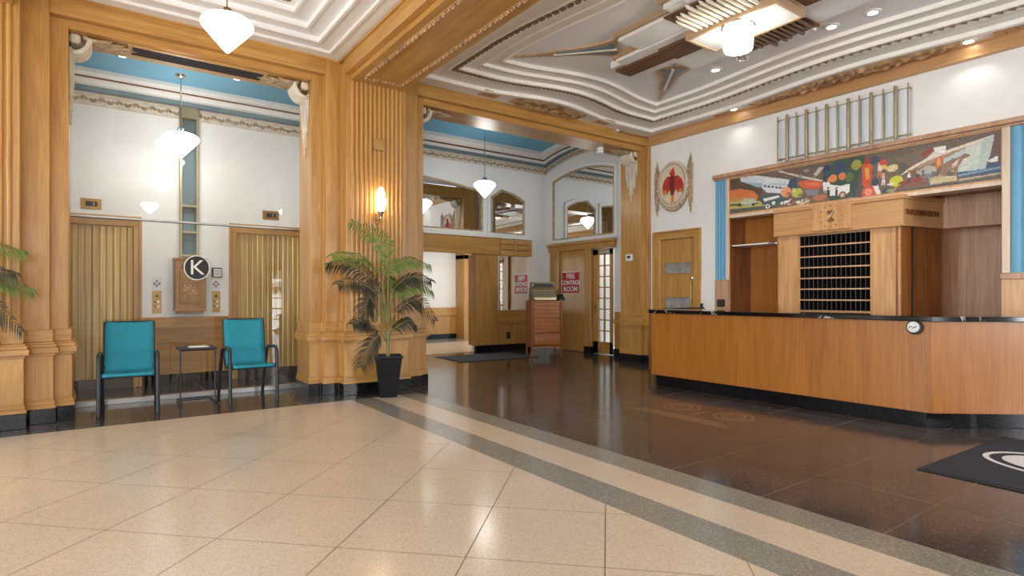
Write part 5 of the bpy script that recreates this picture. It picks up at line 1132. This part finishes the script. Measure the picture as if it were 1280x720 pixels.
MB().tube([(6.555, 2.37, 0.985), (6.552, 2.345, 1.0), (6.552, 2.325, 0.985), (6.552, 2.30, 1.0)], 0.005, 6).build('mark', 'chrome', r)

# ================================================================== FURNITURE
def make_chair(label):
    r_ = thing('patio_chair', label, 'chair', (0, 0, 0), 'teal sling chairs in front of the glass')
    for s in (-1, 1):
        x = s * 0.268
        def flat(nm, pts, w_=0.021):
            MB().tube([(x, y, z) for y, z in pts], w_, 8).build(nm, 'metal', r_, smooth=True)
        flat('leg', [(0.0, 0.0), (0.012, 0.30), (0.025, 0.585)]); flat('leg', [(0.75, 0.0), (0.64, 0.30), (0.53, 0.54)])
        flat('arm', [(0.025, 0.575), (0.035, 0.63), (0.075, 0.662), (0.16, 0.668), (0.38, 0.655), (0.47, 0.63), (0.515, 0.58), (0.533, 0.535)])
        x = s * 0.238
        flat('rail', [(0.0, 0.438), (0.03, 0.455), (0.25, 0.425), (0.42, 0.412), (0.46, 0.44), (0.49, 0.52), (0.56, 0.80), (0.605, 1.0)], 0.014)
        MB().tube([(s * 0.268, 0.015, 0.43), (s * 0.235, 0.03, 0.44)], 0.011, 6).build('bracket', 'metal', r_)
        MB().tube([(s * 0.268, 0.545, 0.52), (s * 0.235, 0.495, 0.52)], 0.011, 6).build('bracket', 'metal', r_)
    def sling(nm, pts, sag):
        vs = []; fs = []; n = 8
        for (y, z, ny, nz_) in pts:
            for i in range(n + 1):
                u = -1 + 2 * i / n; k = (1 - u * u) * sag
                vs.append((0.236 * u, y + ny * k, z + nz_ * k))
        m_ = len(pts)
        for a in range(m_ - 1):
            for i in range(n): q = a * (n + 1) + i; fs.append((q, q + 1, q + n + 2, q + n + 1))
        o_ = MB().add(vs, fs).build(nm, 'teal', r_, smooth=True); md_ = o_.modifiers.new('t', 'SOLIDIFY'); md_.thickness = 0.012; md_.offset = 0; return o_
    sling('seat', [(-0.012, 0.430, 0, 0), (-0.008, 0.452, 0, 0), (0.03, 0.464, 0, -1), (0.14, 0.452, 0, -1), (0.25, 0.437, 0, -1), (0.36, 0.428, 0, -1), (0.42, 0.422, 0, -1), (0.455, 0.448, 0.7, -0.7)], 0.015)
    sling('backrest', [(0.455, 0.448, 0.7, -0.7), (0.475, 0.49, 1, 0), (0.50, 0.60, 1, 0), (0.53, 0.72, 1, 0), (0.56, 0.84, 1, 0), (0.59, 0.96, 1, 0), (0.603, 1.005, 0.3, 0)], 0.015)
    for y, z in ((0.02, 0.425), (0.44, 0.395)): MB().tube([(-0.25, y, z), (0.25, y, z)], 0.012, 8).build('crossbar', 'metal', r_)
    MB().tube([(-0.238, 0.606, 1.0), (0.238, 0.606, 1.0)], 0.010, 8).build('top_bar', 'metal', r_)
    for s in (-1, 1):
        for y in (0.0, 0.75): MB().lathe([(0.0, 0.0), (0.025, 0.0), (0.025, 0.02), (0.0, 0.02)], (s * 0.268, y, 0), 10, False).build('foot_cap', 'black', r_)
    return r_
ch = make_chair('teal sling chair left of the side table, in front of the left elevator'); ch.location = (0.275, 7.52, 0); ch.rotation_euler.z = math.radians(-3)
c2 = copy_tree(ch); c2.location = (1.552, 7.55, 0); c2.rotation_euler.z = math.radians(1); c2['label'] = 'teal sling chair right of the side table, nearer the pier'
r = thing('side_table', 'small black metal side table between the two teal chairs', 'table', (1.0, 8.1, 0))
box('table_top', 'vent', r, 0.79, 1.20, 7.86, 8.30, 0.655, 0.672, 0.004)
def tb(nm, a, b_): MB().tube([a, b_], 0.009, 6).build(nm, 'metal', r)
for x in (0.80, 1.17): tb('leg', (x, 7.88, 0.02), (x, 7.88, 0.655)); tb('base_bar', (x, 7.88, 0.012), (x, 8.28, 0.012)); tb('top_bar', (x, 7.88, 0.648), (x, 8.28, 0.648))
tb('base_bar', (0.80, 8.28, 0.012), (1.17, 8.28, 0.012)); tb('top_bar', (0.80, 7.88, 0.648), (1.17, 7.88, 0.648))
for x in (0.80, 1.17): box('foot', 'metal', r, x - 0.02, x + 0.02, 7.82, 7.90, 0, 0.03, 0.004)
r = thing('leaflet', 'white leaflet lying on the small black side table', 'paper', (1.0, 8.06, 0.672)); box('sheet', 'paper', r, 0.90, 1.12, 7.97, 8.13, 0.672, 0.678); box('sheet', 'paper', r, 0.92, 1.10, 7.99, 8.15, 0.678, 0.682)

# ------------------------------------------------------------------ palms
def make_palm(label, group):
    r_ = thing('potted_palm', label, 'plant', (0, 0, 0), group)
    pt = MB(); a0 = math.radians(-20)
    def sq(h_, z): return [(h_ * r2 * math.cos(a0 + PI / 4 + PI / 2 * k), h_ * r2 * math.sin(a0 + PI / 4 + PI / 2 * k), z) for k in range(4)]
    lv = [sq(0.105, 0), sq(0.165, 0.50), sq(0.178, 0.505), sq(0.178, 0.535), sq(0.155, 0.535), sq(0.150, 0.47)]
    vs = [p for l_ in lv for p in l_]; fs = [(3, 2, 1, 0)]
    for k in range(len(lv) - 1):
        for i in range(4): fs.append((4 * k + i, 4 * k + (i + 1) % 4, 4 * k + 4 + (i + 1) % 4, 4 * k + 4 + i))
    pt.add(vs, fs).build('pot', 'pot', r_, 0.004)
    MB().add(sq(0.152, 0.49), [(0, 1, 2, 3)]).build('soil', 'soil', r_)
    MB().tube([(0, 0, 0.46), (-0.005, 0, 0.62), (0.0, 0.01, 0.78), (0.0, 0, 0.86)], [0.028, 0.024, 0.028, 0.022], 8).build('trunk', 'stem', r_, smooth=True)
    # fronds: (attachment height, lateral along view-right, lift profile) lateral axis Rv, depth axis Dv
    Rv = Vector((1 / RT[0], 0, 0)); Dv = Vector((0.2, 0.95, 0)); Z = Vector((0, 0, 1))
    S = 7.45 / FPX
    def P(pxx, pyy, d): return Rv * ((pxx - 488.5) * S) + Dv * d + Z * ((497 - pyy) * S)
    rg = random.Random(5)
    FR = [  # base, control points, tip in a side view (x,y), depth drift, material, leaflet length
        ([(487, 400), (484, 352), (489, 322), (478, 296), (452, 281)], 0.10, 'leafg', 0.15), ([(486, 400), (480, 352), (466, 328), (447, 322), (430, 325)], -0.10, 'leafg', 0.13),
        ([(489, 400), (489, 350), (499, 331), (515, 324), (536, 331)], 0.05, 'leafg', 0.13), ([(485, 405), (479, 365), (463, 341), (446, 331), (428, 334)], 0.12, 'leafd', 0.14),
        ([(485, 410), (477, 372), (462, 358), (448, 354), (434, 358)], -0.16, 'leafd', 0.15), ([(489, 405), (492, 368), (503, 351), (516, 346), (533, 352)], -0.08, 'leafd', 0.13),
        ([(490, 410), (493, 376), (507, 360), (524, 355), (541, 366)], 0.14, 'leafg', 0.14), ([(485, 420), (478, 392), (468, 374), (462, 384), (461, 402)], -0.12, 'leafd', 0.17),
        ([(490, 420), (494, 395), (508, 379), (522, 378), (537, 402)], -0.10, 'leafd', 0.16), ([(488, 430), (493, 416), (504, 406), (513, 403), (521, 410)], 0.10, 'leafd', 0.11),
        ([(487, 430), (479, 416), (466, 405), (457, 401), (448, 404)], -0.14, 'leafd', 0.13), ([(487, 428), (480, 419), (470, 424), (462, 437), (455, 453)], -0.18, 'leafd', 0.15),
        ([(487, 405), (481, 372), (471, 356), (470, 372), (471, 392)], 0.22, 'leafd', 0.14), ([(490, 408), (491, 370), (497, 352), (505, 358), (511, 380)], 0.26, 'leafg', 0.13)]
    for pts, dd, mt, ll in FR:
        dd = dd * 1.6 if dd < 0 else dd * 0.55
        ctl = [P(x, y, dd * (k / 4) ** 1.2 * 1.3) for k, (x, y) in enumerate(pts)]
        def cat(u):
            n_ = len(ctl) - 1; f = min(u * n_, n_ - 1e-6); i = int(f); t_ = f - i
            p0, p1, p2, p3 = ctl[max(i - 1, 0)], ctl[i], ctl[i + 1], ctl[min(i + 2, n_)]
            return 0.5 * ((2 * p1) + (p2 - p0) * t_ + (2 * p0 - 5 * p1 + 4 * p2 - p3) * t_ * t_ + (3 * p1 - p0 - 3 * p2 + p3) * t_ ** 3)
        N = 26; cs = [cat(i / N) for i in range(N + 1)]
        st = MB().tube(cs[:22], [0.009 - 0.0065 * i / 22 for i in range(22)], 5).build('frond_stem', 'stem', r_, smooth=True)
        fr = MB(); K = 30
        for q in range(K):
            u = 0.30 + 0.70 * q / (K - 1); c = cat(u); tg = (cat(min(1, u + 0.02)) - cat(max(0, u - 0.02))).normalized()
            side = tg.cross(Z); side = side.normalized() if side.length > 0.05 else Dv
            nrm_ = side.cross(tg).normalized(); tw = 0.75 if dd < 0 else -0.75; side = (side * math.cos(tw) + nrm_ * math.sin(tw)).normalized()
            L_ = ll * 1.25 * (0.45 + 0.75 * math.sin(PI * min(1, (q / (K - 1)) * 0.85 + 0.12)))
            for s in (-1, 1):
                d_ = (side * s * 0.80 + tg * 0.55 + Vector((0, 0, -0.18 - 0.25 * rg.random()))).normalized(); wv = tg * 0.0105
                m1 = c + d_ * L_ * 0.5 + Z * 0.012; e = c + d_ * L_ - Z * (0.03 + 0.02 * rg.random())
                fr.add([c - wv * 0.6, c + wv * 0.6, m1 + wv, e, m1 - wv], [(0, 1, 2, 4), (4, 2, 3)])
        fr.build('frond', mt, r_)
    return r_
pm = make_palm('potted palm in a black tapered pot standing before the fluted pier', 'potted palms'); pm.location = (3.06, 7.02, 0)
p2 = copy_tree(pm); p2.location = (-1.17, 6.98, 0); p2.rotation_euler.z = math.radians(12); p2['label'] = 'potted palm at the left picture edge, only frond tips showing'

# ------------------------------------------------------------------ sconce and brass plate on the pier
r = thing('wall_sconce', 'glowing tall glass sconce on the fluted pier above the palm', 'lamp', (3.066, 7.39, 2.3))
MB().lathe([(0.0, 2.42), (0.035, 2.42), (0.055, 2.47), (0.064, 2.55), (0.055, 2.66), (0.03, 2.735), (0.0, 2.755)], (3.066, 7.27, 0), 20, False).build('shade', 'sconce', r, smooth=True)
MB().lathe([(0.0, 2.33), (0.015, 2.335), (0.02, 2.38), (0.045, 2.415), (0.045, 2.43), (0.0, 2.43)], (3.066, 7.27, 0), 16, False).build('holder', 'chrome', r, smooth=True)
MB().tube([(3.066, 7.40, 2.34), (3.066, 7.32, 2.31), (3.066, 7.27, 2.345)], 0.011, 8).build('arm', 'chrome', r, smooth=True)
box('back_plate', 'bronze', r, 3.03, 3.10, 7.385, 7.40, 2.27, 2.42, 0.004)
r = thing('brass_wall_plate', 'small square brass plate on the fluted pier above the sconce', 'plate', (3.085, 7.39, 3.28)); box('plate', 'brass', r, 3.01, 3.16, 7.385, 7.40, 3.27, 3.42, 0.004); box('lower_lip', 'brass', r, 3.01, 3.16, 7.36, 7.40, 3.265, 3.285)

# ------------------------------------------------------------------ vestibule furniture
r = thing('drawer_cabinet', 'brown wooden drawer cabinet on thin legs in the vestibule corner', 'cabinet', (0, 0, 0))
W2, D2 = 0.32, 0.24
box('body', 'walnutx', r, -W2, W2, -D2 + 0.02, D2, 0.20, 1.17, 0.004); box('cabinet_top', 'walnutx', r, -W2 - 0.025, W2 + 0.025, -D2 - 0.02, D2 + 0.02, 1.17, 1.20, 0.006)
zs = [0.52, 0.595, 0.67, 0.745, 0.83, 0.92, 1.01, 1.09, 1.165]
for a, b_ in zip(zs, zs[1:]):
    dd = box('drawer', 'walnutx', r, -W2 + 0.03, W2 - 0.03, -D2 - 0.002, -D2 + 0.03, a + 0.006, b_ - 0.006, 0.006)
    for x in ((-0.17, 0.0, 0.17) if a < 0.8 else (0.0,)): MB().lathe([(0, -0.012), (0.010, -0.006), (0.011, 0.0), (0.010, 0.006), (0, 0.012)], (x, -D2 - 0.01, (a + b_) / 2), 8, False).build('knob', 'bronze', dd, smooth=True)
dd = MB().prism([(-D2 + 0.02, 0.23), (-D2 - 0.03, 0.27), (-D2 - 0.045, 0.37), (-D2 - 0.03, 0.46), (-D2, 0.51), (-D2 + 0.03, 0.51), (-D2 + 0.03, 0.23)], -W2 + 0.03, W2 - 0.03, 'x').build('bow_drawer', 'walnutx', r, smooth=True)
box('mid_rail', 'walnut', r, -W2 - 0.01, W2 + 0.01, -D2 - 0.012, D2, 0.505, 0.525)
for sx in (-1, 1):
    for sy in (-1, 1): MB().box(sx * W2 - 0.02, sx * W2 + 0.02, sy * D2 - 0.02, sy * D2 + 0.02, 0, 1.17).build('leg', 'walnut', r, 0.004)
r.location = (7.84, 9.75, 0); r.rotation_euler.z = math.radians(-24)
r = thing('cash_register', 'antique nickel cash register on the drawer cabinet', 'cash register', (0, 0, 0))
MB().prism([(-0.20, 0.0), (-0.22, 0.05), (-0.20, 0.10), (-0.12, 0.17), (-0.06, 0.28), (0.20, 0.28), (0.22, 0.0)], -0.26, 0.26, 'x').build('body', 'pewter', r, 0.01)
box('display_hood', 'pewter', r, -0.25, 0.25, -0.05, 0.18, 0.28, 0.40, 0.02); box('display_glass', 'black', r, -0.22, 0.22, -0.058, -0.045, 0.30, 0.375)
box('drawer', 'pewter', r, -0.24, 0.24, -0.235, -0.15, 0.01, 0.075, 0.008)
for i in range(9):
    for k in range(2): MB().lathe([(0, 0.012), (0.014, 0.010), (0.015, 0.0), (0, 0)], (-0.21 + 0.052 * i, -0.155 + 0.045 * k, 0.145 + 0.06 * k), 8, False).build('key', 'white', r)
MB().tube([(0.26, 0, 0.16), (0.31, -0.02, 0.18), (0.32, -0.05, 0.24)], 0.012, 6).build('crank', 'bronze', r, smooth=True)
r.location = (7.82, 9.76, 1.20); r.rotation_euler.z = math.radians(-24)
r = thing('adding_machine', 'low dark machine beside the cash register on the cabinet', 'machine', (0, 0, 0))
MB().prism([(-0.14, 0), (-0.14, 0.05), (0.0, 0.13), (0.13, 0.14), (0.13, 0)], -0.07, 0.07, 'x').build('body', 'black', r, 0.008); box('keys', 'vent', r, -0.05, 0.05, -0.12, -0.02, 0.07, 0.09)
r.location = (8.19, 9.62, 1.20); r.rotation_euler.z = math.radians(-24)

def mat_obj(label, cx, cy, w_, d_, rz, mt):
    r_ = thing('floor_mat', label, 'mat', (0, 0, 0), 'floor mats')
    box('rubber_border', 'matrim', r_, -w_ / 2, w_ / 2, -d_ / 2, d_ / 2, 0.0005, 0.008, 0.003); box('pile', mt, r_, -w_ / 2 + 0.03, w_ / 2 - 0.03, -d_ / 2 + 0.03, d_ / 2 - 0.03, 0.006, 0.013, 0.003)
    r_.location = (cx, cy, 0); r_.rotation_euler.z = rz; return r_
mat_obj('grey floor mat before the hallway opening in the vestibule', 6.72, 10.30, 1.86, 1.25, math.radians(-3), 'matgrey')
m2 = mat_obj('navy floor mat with a white oval emblem before the counter', 5.84, 0.82, 1.78, 1.80, math.radians(-2), 'mat')
def ov(rx, ry, n=48): return [(0.03 + rx * math.cos(2 * PI * i / n), 0.07 + ry * math.sin(2 * PI * i / n)) for i in range(n)]
MB().ring(ov(0.42, 0.70), ov(0.385, 0.66), 0.012, 0.015).build('emblem_ring', 'matlogo', m2); MB().prism(ov(0.31, 0.58), 0.012, 0.015).build('emblem_oval', 'matlogo', m2)
em = MB()
for x0, y0, x1, y1 in ((0.28, 0.36, 0.02, 0.12), (0.02, 0.12, 0.22, 0.05), (0.22, 0.05, 0.02, -0.06), (0.02, -0.06, 0.28, -0.30), (0.14, 0.46, -0.02, 0.22)):
    d_ = Vector((x1 - x0, y1 - y0)).normalized(); n_ = Vector((-d_.y, d_.x)) * 0.013
    em.prism([(x0 + n_.x, y0 + n_.y), (x1 + n_.x, y1 + n_.y), (x1 - n_.x, y1 - n_.y), (x0 - n_.x, y0 - n_.y)], 0.0145, 0.0165)
em.build('emblem_letter', 'mat', m2)

# ------------------------------------------------------------------ small wall fittings
r = thing('thermostat', 'white thermostat on the oak corner pilaster', 'thermostat', (8.62, 8.0, 2.0)); box('case', 'white', r, 8.604, 8.629, 7.91, 8.09, 2.0, 2.13, 0.005); box('screen', 'vent', r, 8.602, 8.607, 7.96, 8.05, 2.05, 2.10)
r = thing('smoke_detector', 'white smoke detector under the vestibule soffit', 'detector', (7.806, 7.99, 4.07)); MB().lathe([(0.0, -0.10), (0.06, -0.10), (0.068, -0.08), (0.068, 0.0)], (7.806, 7.99, 4.13), 20, False).build('body', 'white', r, smooth=True); MB().lathe([(0.069, -0.055), (0.072, -0.05), (0.069, -0.045)], (7.806, 7.99, 4.13), 20, False).build('sensing_ring', 'alu', r)
r = thing('motion_sensor', 'small grey motion sensor with cable on the oak header near the corner', 'sensor', (7.83, 7.58, 4.35)); box('case', 'alu', r, 7.78, 7.87, 7.545, 7.60, 4.34, 4.41, 0.008); box('lens', 'white', r, 7.80, 7.85, 7.54, 7.548, 4.355, 4.385)
MB().tube([(7.87, 7.585, 4.37), (8.2, 7.585, 4.355), (8.5, 7.585, 4.36), (8.71, 7.58, 4.375)], 0.006, 6).build('cable', 'vent', r)
r = thing('wall_outlet', 'black outlet plate in the vestibule wainscot', 'outlet', (8.01, YV - 0.04, 0.3)); box('plate', 'black', r, 7.96, 8.06, YV - 0.052, YV - 0.034, 0.28, 0.44, 0.003); box('socket', 'vent', r, 7.985, 8.035, YV - 0.055, YV - 0.05, 0.31, 0.41)
r = thing('wall_outlet', 'dark outlet plate on the limed panel left of the key rack', 'outlet', (XR - 0.04, 6.02, 1.12)); box('plate', 'black', r, XR - 0.042, XR - 0.028, 5.94, 6.09, 1.115, 1.24, 0.003)
for z in (1.14, 1.185): box('socket', 'vent', r, XR - 0.046, XR - 0.04, 5.96, 6.07, z, z + 0.035)
